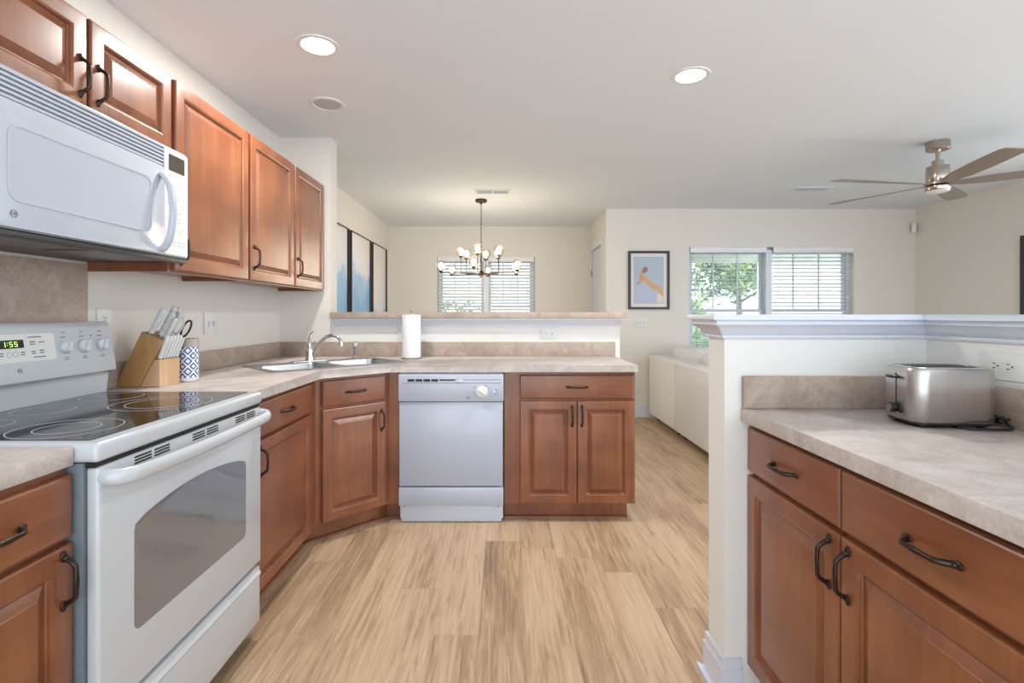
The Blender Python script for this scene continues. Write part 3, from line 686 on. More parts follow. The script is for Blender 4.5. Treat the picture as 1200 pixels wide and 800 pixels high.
out = rrect(-SW/2, SW/2, -SD/2, SD/2, .045, 6); ot = rrect(-SW/2+.006, SW/2-.006, -SD/2+.006, SD/2-.006, .04, 6)
loft(bm, [[(u, v, .0008) for u, v in out], [(u, v, .0035) for u, v in out], [(u, v, .0045) for u, v in ot]], False, False)
rim_fill([(u, v, .0045) for u, v in ot], [[(p[0], p[1], p[2]) for p in h] for h in hl])
bmesh.ops.remove_doubles(bm, verts=bm.verts[:], dist=.0004)
fin(bm, 'basin', 'sinksteel', sk)
for b in bx:
    bm = B(); c = ((b[0]+b[1])/2, (b[2]+b[3])/2, 0)
    lathe(bm, [(.042, -.1595), (.042, -.1565), (.034, -.1565), (.03, -.1585)], c, 24); fin(bm, 'drain', 'chrome', sk)
fb = Matrix.Translation(SCN) @ Matrix.Rotation(SA, 4, 'Z')
fp = fb @ Vector((-.03, SD/2-.045, .0045))
fc = thing('faucet', 'chrome single-handle kitchen faucet with arched spout behind the sink', 'faucet', tuple(fp), SA)
bm = B(); prism(bm, rrect(-.12, .12, -.026, .026, .025), FXY, .0005, .006, bev=.002); lathe(bm, [(.026, .006), (.024, .03), (.021, .055), (.022, .07), (.018, .085), (.006, .09)], seg=24); fin(bm, 'base', 'chrome', fc)
bm = B(); sp = smooth_path([(.008, -.010, .03), (.018, -.022, .060), (.040, -.055, .118), (.068, -.098, .154), (.095, -.138, .156), (.112, -.163, .134), (.116, -.169, .112)], 7)
tube(bm, sp, [(.013-.004*min(1, i/28)) for i in range(len(sp))], 12); lathe(bm, [(.0115, -.012), (.0115, .012)], (.116, -.169, .108), 14); fin(bm, 'spout', 'chrome', fc)
bm = B(); hp = smooth_path([(0, 0, .082), (-.003, .004, .11), (.002, .008, .140), (.016, .004, .168), (.032, -.004, .176)], 6)
tube(bm, hp, [(.013, .013)]*4+[(.012-.0003*i, .015-.0003*i) for i in range(len(hp)-4)], 12); fin(bm, 'lever_handle', 'chrome', fc)
spp = fb @ Vector((.265, SD/2-.045, .0045))
spr = thing('sink_sprayer', 'small chrome side sprayer standing to the right of the faucet', 'sprayer', tuple(spp), SA)
bm = B(); lathe(bm, [(.022, .0005), (.022, .004), (.014, .010), (.012, .018)], seg=20); fin(bm, 'base', 'chrome', spr)
bm = B(); sp = smooth_path([(0, 0, .018), (0, -.001, .05), (0, -.004, .08), (0, -.014, .098), (0, -.024, .098)], 6); tube(bm, sp, [.010+.004*min(1, i/16) for i in range(len(sp))], 12); fin(bm, 'spray_head', 'chrome', spr)

# ------------------------------------------------------------------ PAPER TOWEL
ptp = (-.602, 3.30, CT1)
ph = thing('paper_towel_holder', 'upright paper towel holder standing right of the sink', 'holder', ptp)
bm = B(); lathe(bm, [(.068, .0008), (.068, .006), (.064, .009), (.01, .010)], seg=36); fin(bm, 'base', 'steel', ph)
bm = B(); lathe(bm, [(.005, .010), (.005, .300), (.008, .303), (.009, .309), (.004, .314)], seg=14); fin(bm, 'rod', 'steel', ph)
bm = B(); pr = [(.060, .0), (.0605, .003), (.0605, .275), (.060, .278), (.021, .278), (.020, .275), (.020, .003), (.021, 0)]
lathe(bm, pr+[pr[0]], (0, 0, 0), 40, cap=False); o = fin(bm, 'paper_towel_roll', 'towel'); o.location = (ptp[0], ptp[1], CT1+.0105); tag(o, 'white paper towel roll standing on its holder by the sink', 'paper towels')

# ------------------------------------------------------------------ KNIFE BLOCK + KNIVES
KB = Vector((-1.40, 2.07, CT1)); kb = thing('knife_block', 'light wooden knife block with a stepped front beside the range', 'knife block', tuple(KB), R(0))
kw = .062
bm = B(); prism(bm, [(-.150, .001), (-.050, .001), (.045, .187), (-.042, .222)], lambda u, v, d: (u, d, v), -kw, kw, bev=.002); fin(bm, 'slanted_block', 'blockd', kb)
bm = B(); prism(bm, [(-.047, .001), (.032, .001), (.032, .110), (.0085, .110)], lambda u, v, d: (u, d, v), -kw, kw, bev=.002); fin(bm, 'steak_knife_base', 'block', kb)
lean = (Vector((.108, 0, .2))).normalized()
nrm = Vector((lean.z, 0, -lean.x))
def knife(label, foot, ln, w1, w2, grp, mat='knife', blade=.05, rz=0):
    o = thing('knife', label, 'knife', tuple(foot), 0, grp)
    bm = B(); pts = [lean*(t*ln) for t in (0, .03, .12, .3, .5, .7, .88, .96, 1.0)]; k = [.7, .9, .85, .9, 1.0, .95, 1.05, .95, .5]
    tube(bm, pts, [(w1*q, w2*q) for q in k], 12, up=tuple(nrm)); h = fin(bm, 'handle', mat, o)
    for t in (.3, .6): bm = B(); sphere(bm, lean*(ln*t)+Vector((0, -w2*.9, 0)), (.0025, .001, .0025), 8, 6); fin(bm, 'rivet', 'steel', h)
    bm = B(); tube(bm, [lean*-.0005, lean*.006], (w1*1.0, w2*1.05), 12, up=tuple(nrm)); fin(bm, 'bolster', 'steel', o)
    return o
topc = lambda a, y: KB+Vector((-.042+.087*a, y, .222-.035*a))+lean*.002
knife('longest pale-handled knife at the back left of the block', topc(.30, -.048), .115, .013, .0095, None)
knife('thick pale-handled chef knife second from the left in the block', topc(.62, -.030), .110, .013, .0095, None)
knife('shorter pale-handled knife in front of the chef knife in the block', topc(.90, -.040), .095, .010, .008, None)
knife('pale-handled knife at the back right of the block with steel end', topc(.28, .018), .125, .012, .009, None)
knife('pale-handled knife in the middle of the block', topc(.60, .020), .112, .012, .009, None)
knife('pale-handled sharpening tool at the far right of the block', topc(.30, .046), .118, .009, .009, None)
sc_ = thing('kitchen_scissors', 'kitchen scissors with pale and black loop handles in the block', 'scissors', tuple(topc(.86, .040)))
for s, mt in ((-1, 'knife'), (1, 'black')):
    bm = B(); n = 20; pts = []
    for i in range(n+1):
        a = 2*math.pi*i/n-math.pi/2; pts.append(lean*(.05+.038*math.sin(a))+nrm*(.015*math.cos(a)+s*.014)+Vector((0, s*.004, 0)))
    tube(bm, pts, .0042, 8); tube(bm, [lean*.0, lean*.012+nrm*s*.010], .005, 8); fin(bm, 'loop_handle', mt, sc_)
for i in range(6):
    y = -.050+.020*i
    o = thing('steak_knife', ('steak knife nearest the range in the front row of the block', 'second steak knife from the range side in the block', 'third steak knife from the range side in the block', 'fourth steak knife from the range side in the block', 'fifth steak knife from the range side in the block', 'steak knife nearest the patterned crock in the block')[i], 'knife', tuple(KB+Vector((.0215, y, .1115))), 0, 'white steak knives in the block')
    l2 = Vector((.36, 0, .93)).normalized()
    bm = B(); pts = [l2*(t*.1) for t in (0, .05, .3, .6, .85, .95, 1)]; tube(bm, pts, [(.0065, .006), (.008, .0068), (.0078, .0068), (.008, .0068), (.009, .007), (.0085, .0065), (.005, .004)], 10, up=(1, 0, 0)); fin(bm, 'handle', 'whiteplas', o)
    bm = B(); tube(bm, [l2*-.0006, l2*.005], (.0083, .0072), 10, up=(1, 0, 0)); fin(bm, 'collar', 'steel', o)
# patterned utensil crock
CK = Vector((-1.375, 2.20, CT1)); ckk = thing('utensil_crock', 'white ceramic utensil crock with a blue geometric pattern behind the knife block', 'crock', tuple(CK))
def crock_mat():
    m = bpy.data.materials.new('blue_geometric_glaze'); m.use_nodes = True; nt = m.node_tree; b = nt.nodes['Principled BSDF']
    tc = nt.nodes.new('ShaderNodeTexCoord'); s = nt.nodes.new('ShaderNodeSeparateXYZ'); nt.links.new(tc.outputs['Object'], s.inputs[0])
    an = mathn(nt, 'MULTIPLY', mathn(nt, 'ARCTAN2', s.outputs[1], s.outputs[0]), 6/math.pi/2*1.0)
    u = mathn(nt, 'ABSOLUTE', mathn(nt, 'SUBTRACT', mathn(nt, 'FRACT', an), .5)); zz = mathn(nt, 'MULTIPLY', s.outputs[2], 1/.045)
    v = mathn(nt, 'ABSOLUTE', mathn(nt, 'SUBTRACT', mathn(nt, 'FRACT', zz), .5))
    d = mathn(nt, 'FRACT', mathn(nt, 'MULTIPLY', mathn(nt, 'ADD', u, v), 2.6))
    k = mathn(nt, 'GREATER_THAN', d, .52)
    mx = nt.nodes.new('ShaderNodeMix'); mx.data_type = 'RGBA'; mx.inputs[6].default_value = lin('e3e5ec'); mx.inputs[7].default_value = lin('34508c')
    nt.links.new(k, mx.inputs[0]); nt.links.new(mx.outputs[2], b.inputs['Base Color']); b.inputs['Roughness'].default_value = .25; return m
M['crockpat'] = crock_mat()
bm = B(); lathe(bm, [(.034, .001), (.037, .006), (.0405, .012), (.0405, .018)], seg=40); fin(bm, 'foot', 'crock', ckk)
bm = B(); lathe(bm, [(.0405, .018), (.0405, .135), (.0405, .150), (.0385, .150), (.0385, .02)], seg=40, cap=False); fin(bm, 'patterned_wall', 'crockpat', ckk)
bm = B(); lathe(bm, [(.0405, .150), (.0405, .186), (.0385, .187), (.037, .186), (.037, .150)], seg=40, cap=False); fin(bm, 'taupe_band', P('taupe_glaze', 'a59a94', .3), ckk)

# ------------------------------------------------------------------ TOASTER
TO = Vector((1.158, 1.345, CT1)); ta = R(-6)
to = thing('toaster', 'brushed steel two-slice toaster with a black lever on the right counter', 'toaster', tuple(TO), ta)
TL, TW, TH = .103, .070, .153
def trr(i, z): return [(u, v, z) for u, v in rrect(-TL+i, TL-i, -TW+i, TW-i, .038-min(i, .02), 8)]
bm = B(); loft(bm, [trr(.004, .014), trr(0, .020), trr(0, TH-.008), trr(.003, TH-.002), trr(.008, TH)], True, True); tb = fin(bm, 'body', 'steelv', to)
for y in (-.032, .012): bm = B(); box(bm, -.07, .075, y, y+.024, TH+.0002, TH+.0012); fin(bm, 'bread_slot', 'dark', tb)
bm = B()
n_ = trr(.010, TH+.0005); loft(bm, [trr(.010, TH+.0002), trr(.010, TH+.002), trr(.016, TH+.002), trr(.016, TH+.0002)], False, False); fin(bm, 'top_trim', 'chrome', tb)
bm = B(); loft(bm, [trr(.008, .007), trr(.004, .009), trr(.004, .0138)], True, True); bs = fin(bm, 'base', 'black', to)
for x, y in ((-.07, -.045), (-.07, .045), (.07, -.045), (.07, .045)): bm = B(); lathe(bm, [(.009, .0005), (.010, .008)], (x, y, 0), 12); fin(bm, 'foot', 'black', bs)
bm = B(); box(bm, -TL-.0008, -TL+.004, -.0015, .0015, .05, .135); fin(bm, 'lever_slot', 'black', tb)
bm = B(); box(bm, -TL-.020, -TL-.001, -.015, .013, .122, .129, .0025); box(bm, -TL-.003, -TL-.001, -.004, .004, .120, .131); fin(bm, 'lever', 'black', to)
bm = B(); lathe(bm, [(.0135, -.0005), (.0135, -.012), (.012, -.014)], (-TL-.001, .004, .042), 24, axis='x'); kn = fin(bm, 'browning_knob', 'black', to)
bm = B(); lathe(bm, [(.0105, 0), (.0105, -.0012)], (-TL-.0150, .004, .042), 24, axis='x'); fin(bm, 'knob_face', 'steel', kn)
bm = B(); lathe(bm, [(.005, 0), (.005, -.004), (.004, -.005)], (-TL-.0005, -.022, .036), 16, axis='x'); fin(bm, 'cancel_button', 'black', to)
bm = B(); random.seed(4); cp_ = []
cp_ = [(TL+.002, .02, .012), (TL+.03, .0, .01)]
for i in range(16):
    a = i*1.1; cp_.append((TL+.030+.012*math.sin(a*1.3)+.006*(i % 3), -.03+.0016*i+.012*math.cos(a), .012+.012*abs(math.sin(a*.9))))
cp_ += [(TL+.022, -.07, .006), (TL-.02, -.085, .005), (TL-.075, -.080, .005), (TL-.10, -.060, .005)]
tube(bm, smooth_path(cp_, 5), .0032, 8); fin(bm, 'power_cord', 'cord', to)

# ------------------------------------------------------------------ PLATES
def plate(label, cat, loc, rz, w_, h, kind, gangs=1):
    """wall plate facing local -y"""
    o = thing('outlet_plate' if kind == 'outlet' else 'switch_plate', label, cat, loc, rz)
    bm = B(); prism(bm, rrect(-w_/2, w_/2, -h/2, h/2, .006), FXZ, -.006, -.0005, bev=.0015); pl = fin(bm, 'plate', 'whiteplas', o)
    bm = B(); bs_ = B()
    hz = w_ > h and kind == 'outlet'
    if kind == 'outlet':
        cs = [(-.019, 0), (.019, 0)] if hz else [(0, -.019), (0, .019)]
        if gangs == 2: cs = [(-.042, 0), (-.004+.0, 0), (.034, 0)] if False else [(-.060, 0), (-.022, 0), (.022, 0), (.060, 0)]
        for cx, cz in cs:
            prism(bm, [(cx+.0155*math.cos(2*math.pi*i/20), cz+.0155*math.sin(2*math.pi*i/20)) for i in range(20)], FXZ, -.0075, -.0062)
            if hz:
                for dz in (-.006, .006): box(bs_, cx-.006, cx+.002, -.0080, -.0073, cz+dz-.0012, cz+dz+.0012)
                box(bs_, cx+.006, cx+.0105, -.0080, -.0073, cz-.002, cz+.002)
            else:
                for dx in (-.006, .006): box(bs_, cx+dx-.0012, cx+dx+.0012, -.0080, -.0073, cz-.002, cz+.006)
                box(bs_, cx-.002, cx+.002, -.0080, -.0073, cz-.0105, cz-.006)
        fin(bm, 'socket', 'whiteplas', pl); fin(bs_, 'socket_holes', 'dark', pl)
    else:
        for k in range(gangs):
            cx = (k-(gangs-1)/2)*.042
            box(bm, cx-.005, cx+.005, -.016, -.006, -.004, .012, .001); box(bs_, cx-.008, cx+.008, -.0068, -.0062, -.016, .016)
        fin(bm, 'toggle', 'whiteplas', pl); fin(bs_, 'toggle_recess', 'lightgrey', pl)
    return o
plate('white wall outlet half hidden behind the range backguard', 'outlet', (LW+.0005, 1.965, 1.165), R(90), .072, .115, 'outlet')
plate('white double light switch on the left wall beyond the knife block', 'switch', (LW+.0005, 2.68, 1.150), R(90), .118, .118, 'switch', 2)
plate('white outlet on the half wall behind the paper towels', 'outlet', (-.70, BY+.0005, 1.06), 0, .072, .115, 'outlet')
plate('white horizontal outlet above the counter between dishwasher and two-door cabinet', 'outlet', (.315, BY+.0005, 1.066), 0, .118, .072, 'outlet')
plate('white triple light switch on the wall below the framed beach print', 'switch', (1.60, LFY-.001, 1.105), 0, .165, .118, 'switch', 3)
plate('white outlet low on the wall behind the peninsula end', 'outlet', (1.56, LFY-.001, .32), 0, .072, .115, 'outlet')
plate('white horizontal outlet on the half wall beside the toaster', 'outlet', (RX-.0005, 1.328, 1.063), R(-90), .118, .072, 'outlet')
ms = thing('motion_sensor', 'small white motion sensor high in the living room corner', 'sensor', (4.765, LFY-.042, 2.20), R(40))
bm = B(); prism(bm, rrect(-.03, .03, -.06, .06, .012), FXZ, -.02, .02, bev=.006); fin(bm, 'case', 'whiteplas', ms)
bm = B(); prism(bm, rrect(-.02, .02, -.045, -.005, .008), FXZ, -.0235, -.0195, bev=.0015); fin(bm, 'sensor_lens', 'lightgrey', ms)

# ------------------------------------------------------------------ CEILING FITTINGS
def downlight(label, x, y):
    o = thing('recessed_light', label, 'ceiling light', (x, y, CEIL), 0, 'recessed kitchen lights')
    bm = B(); lathe(bm, [(.096, -.0005), (.094, -.005), (.080, -.007), (.072, -.004)], seg=40, cap=False); fin(bm, 'trim_ring', 'whiteplas', o)
    bm = B(); lathe(bm, [(.073, -.0042), (.05, -.0052), (.01, -.0056)], seg=40); fin(bm, 'lens', 'lens', o)
    l = bpy.data.lights.new('downlight_lamp', 'AREA'); l.shape = 'DISK'; l.size = .14; l.energy = LAMP_W; l.color = (1, .97, .93)
    lo = bpy.data.objects.new('downlight_lamp', l); COL.objects.link(lo); lo.parent = o; lo.location = (0, 0, -.012)
downlight('lit recessed ceiling light above the left counter', -.85, 2.31)
downlight('lit recessed ceiling light right of centre over the walkway', .965, 2.60)
sp_ = thing('ceiling_speaker', 'unlit round ceiling fitting near the wall cabinets', 'ceiling speaker', (-1.03, 2.95, CEIL))
bm = B(); lathe(bm, [(.100, -.0005), (.098, -.006), (.084, -.009), (.076, -.004)], seg=40, cap=False); fin(bm, 'trim_ring', 'whiteplas', sp_)
bm = B(); lathe(bm, [(.077, -.0035), (.06, -.0025), (.01, -.002)], seg=40); fin(bm, 'grille', 'speak', sp_)
def vent(label, x, y):
    o = thing('ceiling_vent', label, 'vent', (x, y, CEIL))
    bm = B()
    for a, b, c, d in ((-.18, .18, -.085, -.06), (-.18, .18, .06, .085), (-.18, -.155, -.06, .06), (.155, .18, -.06, .06), (-.008, .008, -.06, .06)): box(bm, a, b, c, d, -.008, -.0005, .001, 1)
    fin(bm, 'frame', 'whiteplas', o)
    bm = B()
    for i in range(7): y_ = -.052+i*.017; box(bm, -.155, .155, y_, y_+.007, -.006, -.0025)
    fin(bm, 'louvres', 'lightgrey', o)
    bm = B(); box(bm, -.155, .155, -.06, .06, -.002, -.0006); fin(bm, 'duct_opening', 'speak', o)
vent('white ceiling vent above the chandelier', .11-.22, 5.06); vent('white ceiling vent left of the ceiling fan', 3.02, 4.95)

# chandelier
CH = Vector((-.24, 5.42, CEIL)); ch = thing('chandelier', 'branching dark metal chandelier with glowing glass globes over the dining area', 'chandelier', tuple(CH))
bm = B(); lathe(bm, [(.062, -.0005), (.062, -.022), (.055, -.028), (.012, -.030), (.012, -.045), (.004, -.05)], seg=28); fin(bm, 'canopy', 'darkbronze', ch)
bm = B(); zz = -.05
for i in range(20):
    n = 14; pts = []
    for k in range(n+1):
        a = 2*math.pi*k/n; u, v = .006*math.cos(a), .0155*math.sin(a); pts.append((u, 0, zz-.0135+v) if i % 2 == 0 else (0, u, zz-.0135+v))
    tube(bm, pts, .0022, 6); zz -= .0245
fin(bm, 'chain', 'darkbronze', ch)
bm = B(); tube(bm, [(0, 0, zz+.002), (0, 0, -.80)], .007, 10); lathe(bm, [(.012, -.76), (.024, -.775), (.030, -.79), (.030, -.815), (.018, -.825), (.006, -.84)], seg=20); fin(bm, 'stem', 'darkbronze', ch)
arms = [(27, .43, -.735, 1), (81, .40, -.735, 1), (141, .44, -.735, 1), (190, .43, -.725, 1), (262, .40, -.715, 1), (332, .43, -.725, 1), (183, .215, -.565, 0), (143, .21, -.57, 0), (262, .20, -.56, 0), (78, .20, -.57, 0), (24, .20, -.57, 0), (335, .21, -.56, 0)]
for az, rd, gz, outer in arms:
    a = R(az); dx, dy = math.cos(a), math.sin(a); base = -.80 if outer else -.795
    gz -= .045
    bm = B(); tube(bm, smooth_path([(dx*.02, dy*.02, base), (dx*rd*.5, dy*rd*.5, base+.004), (dx*(rd-.02), dy*(rd-.02), base+.006), (dx*rd, dy*rd, base+.02), (dx*rd, dy*rd, gz-.01)], 5), .0036, 8)
    lathe(bm, [(.007, gz-.02), (.020, gz-.010), (.022, gz+.004), (.012, gz+.006)], (dx*rd, dy*rd, 0), 16)
    ar = fin(bm, 'arm', 'darkbronze', ch)
    c = (dx*rd, dy*rd, gz+.055)
    bm = B(); sphere(bm, c, .056, 24, 14); gl = fin(bm, 'glass_globe', 'globe', ar)
    bm = B(); lathe(bm, [(.011, gz+.006), (.012, gz+.02), (.026, gz+.042), (.029, gz+.06), (.020, gz+.080), (.003, gz+.088)], (dx*rd, dy*rd, 0), 16); fin(bm, 'bulb', 'bulb', ar)
pl_ = bpy.data.lights.new('chandelier_glow', 'POINT'); pl_.energy = 26; pl_.color = (1, .87, .68); pl_.shadow_soft_size = .4
po = bpy.data.objects.new('chandelier_glow', pl_); COL.objects.link(po); po.parent = ch; po.location = (0, 0, -.85)

# ceiling fan
FN = Vector((3.10, 3.60, CEIL)); fan = thing('ceiling_fan', 'brushed nickel ceiling fan with five taupe blades in the living room', 'ceiling fan', tuple(FN))
bm = B(); lathe(bm, [(.071, -.0005), (.071, -.055), (.067, -.060), (.02, -.060), (.016, -.07)], seg=36); fin(bm, 'canopy', 'nickel', fan)
bm = B(); lathe(bm, [(.013, -.06), (.013, -.16)], seg=16); fin(bm, 'downrod', 'nickel', fan)
bm = B(); lathe(bm, [(.03, -.135), (.034, -.137), (.034, -.175), (.066, -.178), (.068, -.182), (.068, -.285), (.066, -.29), (.08, -.292), (.08, -.31), (.03, -.312)], seg=40); fin(bm, 'motor_housing', 'nickel', fan)
bm = B(); lathe(bm, [(.070, -.318), (.074, -.322), (.074, -.346), (.070, -.352)], seg=40); fin(bm, 'lower_ring', 'nickel', fan)
bm = B(); lathe(bm, [(.069, -.3505), (.064, -.358), (.04, -.364), (.004, -.366)], seg=36); fin(bm, 'light_lens', 'whiteplas', fan)
FAN0 = 40
for k in range(5):
    a = R(FAN0+72*k); bm = B(); rings = []
    mt = Matrix.Rotation(a, 4, 'Z')
    for r, hw, z, tw in ((.07, .030, -.302, 12), (.14, .042, -.302, 12), (.25, .058, -.300, 12), (.45, .068, -.296, 10), (.60, .070, -.292, 8), (.735, .068, -.290, 7), (.765, .055, -.290, 7)):
        c, s = math.cos(R(-tw)), math.sin(R(-tw))
        rings.append([mt @ Vector((r, u*c-v*s, z+u*s+v*c)) for u, v in ((-hw, -.002), (-hw*.5, -.004), (hw*.5, -.004), (hw, -.002), (hw, .002), (hw*.5, .003), (-hw*.5, .003), (-hw, .002))])
    loft(bm, rings); fin(bm, 'blade', 'blade', fan)

# ------------------------------------------------------------------ PICTURES
def picture(label, loc, rz, w_, h, fw, depth, art, mat_w=0):
    o = thing('framed_picture', label, 'picture', loc, rz)
    bm = B()
    rg_ = [rect_ring(-w_/2, w_/2, -h/2, h/2, i, y) for i, y in ((0, -.001), (0, -depth+.002), (.002, -depth), (fw-.002, -depth), (fw, -depth+.002), (fw, -.006))]
    loft(bm, rg_, True, False); fin(bm, 'frame', 'frame', o)
    if mat_w:
        bm = B(); box(bm, -w_/2+fw, w_/2-fw, -.009, -.006, -h/2+fw, h/2-fw); fin(bm, 'mat_board', 'mat', o)
        fw2 = fw+mat_w
    else: fw2 = fw
    bm = B(); box(bm, -w_/2+fw2, w_/2-fw2, -.0115, -.0095 if mat_w else -.006, -h/2+fw2, h/2-fw2); p = fin(bm, 'print', art, o)
    return o, p
for (y0, y1), lb, sd_ in (((4.34, 5.13), 'abstract pale blue canvas nearest the kitchen, leftmost of the dining room row', 1.3), ((5.22, 5.99), 'abstract blue and white black-framed picture, middle of the dining room row', 4.1), ((6.08, 6.80), 'mostly white black-framed picture, farthest of the dining room row', 8.2)):
    picture(lb, (DW+.001, (y0+y1)/2, 1.47), R(90), y1-y0, 1.20, .007, .032, sky_art('abstract_sky_print_%d' % int(sd_), sd_, (.26, .24, -.02)[(1.3, 4.1, 8.2).index(sd_)]))
fp_, pr_ = picture('black-framed print of a tan bent figure on pale blue left of the window', (1.694, LFY-.001, 1.596), 0, .478, .678, .026, .03, P('pale_blue_print', 'a9b6c2', .3, vary=.08, scale=3), .04)
def flat(poly, mat, name, d=.0125):
    bm = B(); prism(bm, [(-.169+u*.338, .269-v*.538) for u, v in poly], FXZ, -d, -.0116); fin(bm, name, mat, pr_)
flat([(.05, .62), (.10, .60), (.75, .73), (.78, .99), (.02, .99)], P('print_lilac_block', 'b3b8cf', .4), 'painted_block')
flat([(.20, .34), (.30, .30), (.30, .44), (.22, .56), (.08, .62), (.06, .60), (.15, .52)], P('print_tan', 'c3977a', .4), 'painted_arm', .0128)
flat([(.27, .40), (.36, .40), (.62, .54), (.94, .66), (.99, .72), (.99, .86), (.90, .80), (.62, .68), (.30, .52), (.24, .54)], P('print_gold', 'cda078', .4), 'painted_torso', .0127)
flat([(.26, .30), (.30, .24), (.38, .20), (.48, .25), (.46, .30), (.40, .33), (.32, .36)], P('print_brown', '9a6a4c', .4), 'painted_head', .0130)
flat([(.84, .78), (.92, .82), (.99, .86), (.98, .99), (.76, .99), (.78, .82)], P('print_cream', 'd9d2c4', .4), 'painted_cloth', .0124)
picture('dark-framed picture at the right edge on the living room side wall', (RWX-.001, 4.36, 1.40), R(-90), .62, 1.05, .03, .03, P('muted_grey_print', 'b9b3aa', .4, vary=.1, scale=4), .05)

# ------------------------------------------------------------------ SOFA
sf = thing('sofa', 'off-white fabric sofa seen from behind in the living room', 'sofa', (1.67, 3.25, 0))
secs = ((1.70, 2.54), (.85, 1.69), (.0, .84))
for a, b in secs:
    bm = B(); box(bm, 0, .20, a, b, .06, .735, .018, 3); fin(bm, 'back_panel', 'fabric', sf)
    bm = B(); box(bm, .205, .95, a, b, .06, .30, .02, 3); fin(bm, 'seat_base', 'fabric', sf)
    bm = B(); box(bm, .36, .96, a+.005, b-.005, .302, .47, .05, 4); fin(bm, 'seat_cushion', 'fabric', sf)
    bm = B(); n = 12
    rings = []
    for k in range(n+1):
        t = k/n; y = a+.02+(b-a-.04)*t; e = (1-(2*t-1)**6)**.5 if 0 < t < 1 else .12
        hh = .40*max(e, .3); cz = .665; cx = .24
        ring = [(cx+(.125*max(e, .25))*math.copysign(abs(math.cos(q))**.6, math.cos(q)), y, cz+(hh*.5)*math.copysign(abs(math.sin(q))**.6, math.sin(q))+.01*math.sin(6*t+q)) for q in [2*math.pi*i/20 for i in range(20)]]
        rings.append(ring)
    bmesh.ops.translate(bm, verts=[], vec=(0, 0, 0))
    loft(bm, [[(x+.10, y, z) for x, y, z in r] for r in rings]); fin(bm, 'back_cushion', 'fabric', sf, 60)
    for y in (a+.09, b-.09):
        bm = B(); 
        for x in (.10,): box(bm, x-.025, x+.025, y-.025, y+.025, .0005, .06, .004)
        fin(bm, 'foot', 'dark', sf)

# ------------------------------------------------------------------ OUTSIDE
bm = B(); box(bm, -14, 18, 7.6, 40, -.5, -.25); o = struct(bm, 'ground_outside', 'lawn')
bm = B(); box(bm, -6, 9, LFY+1.6 if False else 8.0, 8.12, 2.02, 2.22); box(bm, -6, 9, 7.45, 8.12, 2.22, 2.28)
for x in (1.2,): box(bm, x-.06, x+.06, 8.0, 8.12, -.25, 2.02)
struct(bm, 'trim_2', 'siding')
bm = B()
for k in range(26): prism(bm, [(8.9, -.25+k*.11), (8.885, -.25+k*.11), (8.9, -.14+k*.11)], FYZ, 4.55, 8.0)
box(bm, 4.55, 8.0, 8.9, 9.05, -.25, 2.62)
struct(bm, 'wall_outside_neighbour', 'siding')
def leafball(bm, c, r, n, sz, sd_):
    rnd = random.Random(sd_)
    for i in range(n):
        d = Vector((rnd.gauss(0, 1), rnd.gauss(0, 1), rnd.gauss(0, 1))).normalized(); p = Vector(c)+Vector((d.x*r[0], d.y*r[1], d.z*r[2]))*rnd.uniform(.45, 1.0)
        u = Vector((rnd.gauss(0, 1), rnd.gauss(0, 1), rnd.gauss(0, 1))).normalized(); v = u.orthogonal().normalized(); s = sz*rnd.uniform(.6, 1.3)
        q = [bm.verts.new(p+u*s), bm.verts.new(p+v*s*.5), bm.verts.new(p-u*s), bm.verts.new(p-v*s*.5)]; bm.faces.new(q)
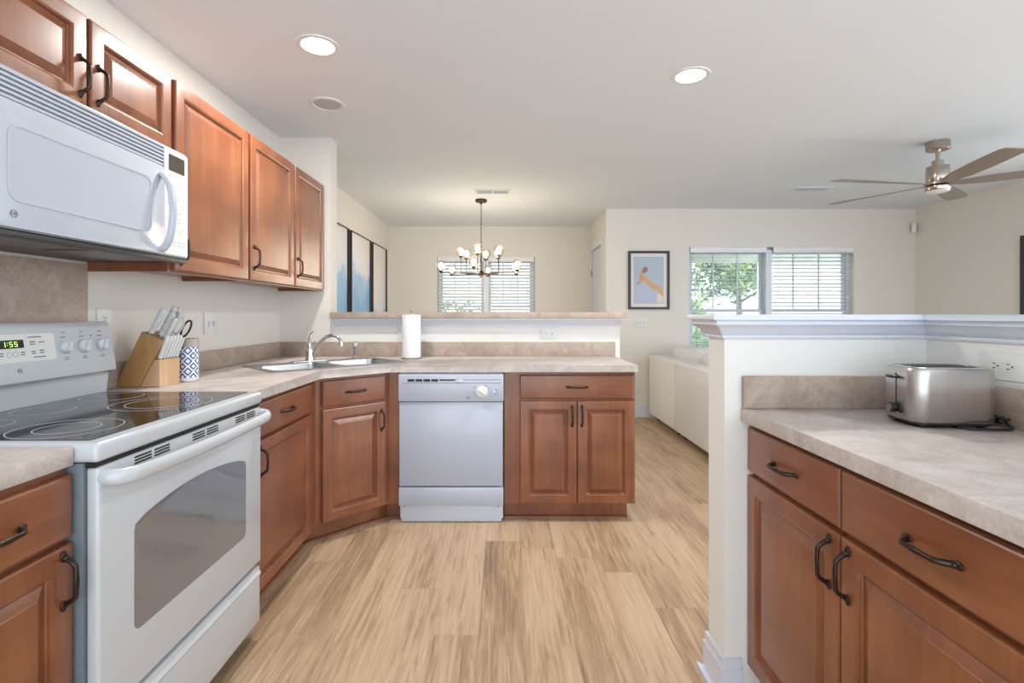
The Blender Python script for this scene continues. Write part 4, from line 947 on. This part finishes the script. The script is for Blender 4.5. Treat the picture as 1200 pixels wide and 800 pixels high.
def tree(label, x, y, h, r, sd_, mat, trunk=True):
    o = thing('garden_tree', label, 'tree', (x, y, -.25), 0, None); rnd = random.Random(sd_)
    bm = B(); tube(bm, smooth_path([(0, 0, 0), (.05, .02, h*.3), (-.04, 0, h*.6), (.05, 0, h*.9)], 4), [.11-.006*i for i in range(13)], 8)
    for k in range(5):
        a = rnd.uniform(0, 6.28); tube(bm, [(0, 0, h*(.35+.1*k)), (r*.6*math.cos(a), r*.6*math.sin(a), h*(.5+.1*k))], [.04, .012], 6)
    fin(bm, 'trunk', 'bark', o)
    bm = B()
    for k in range(7):
        a = rnd.uniform(0, 6.28); q = rnd.uniform(0, .7)*r
        leafball(bm, (q*math.cos(a), q*math.sin(a), h*rnd.uniform(.35, .95)), (r*.55, r*.55, r*.45), 640, .105, sd_*10+k)
    fin(bm, 'crown', mat, o)
tree('leafy green tree seen through the left part of the living room window', 3.8, 12.9, 3.7, 1.3, 1, 'leaf')
tree('taller bright green tree behind the living room window centre', 6.6, 14.2, 5.0, 1.9, 2, 'leaf')
tree('deep green tree seen at the left edge of the living room window', 4.6, 18.5, 5.6, 2.2, 3, 'leaf2')
def bush(label, x, y, r, sd_):
    o = thing('garden_bush', label, 'bush', (x, y, -.25)); bm = B()
    for k in range(4): tube(bm, [(0, 0, 0), (r*.5*math.cos(k*1.6), r*.5*math.sin(k*1.6), r*.9)], [.02, .008], 6)
    fin(bm, 'stems', 'bark', o); bm = B(); leafball(bm, (0, 0, r*.9), (r, r, r*.85), 1500, .06, sd_); fin(bm, 'foliage', 'leaf2', o)
bush('low green bush outside the lower left of the living room window', 3.25, 9.3, .75, 21)
bush('rounded green bush outside the middle of the living room window', 4.72, 10.6, .75, 23)
bush('dark bush outside the dining room window', -.9, 10.5, 1.0, 22)

# ------------------------------------------------------------------ groups of repeats
for o in COL.objects:
    if o.parent or 'label' not in o.keys() or 'group' in o.keys(): continue
    k = o.name.split('.')[0]
    g = {'base_cabinet': 'stained base cabinets', 'wall_cabinet': 'stained wall cabinets', 'window_blind': 'white window blinds', 'knife': 'large knives in the block',
         'garden_tree': 'trees outside the window', 'garden_bush': 'bushes outside the windows', 'ceiling_vent': 'white ceiling vents', 'outlet_plate': 'white wall outlets',
         'switch_plate': 'white light switches', 'countertop': 'taupe laminate countertops'}.get(k)
    if k == 'framed_picture' and 'dining room row' in o['label']: g = 'pictures in the dining room row'
    if g: o['group'] = g
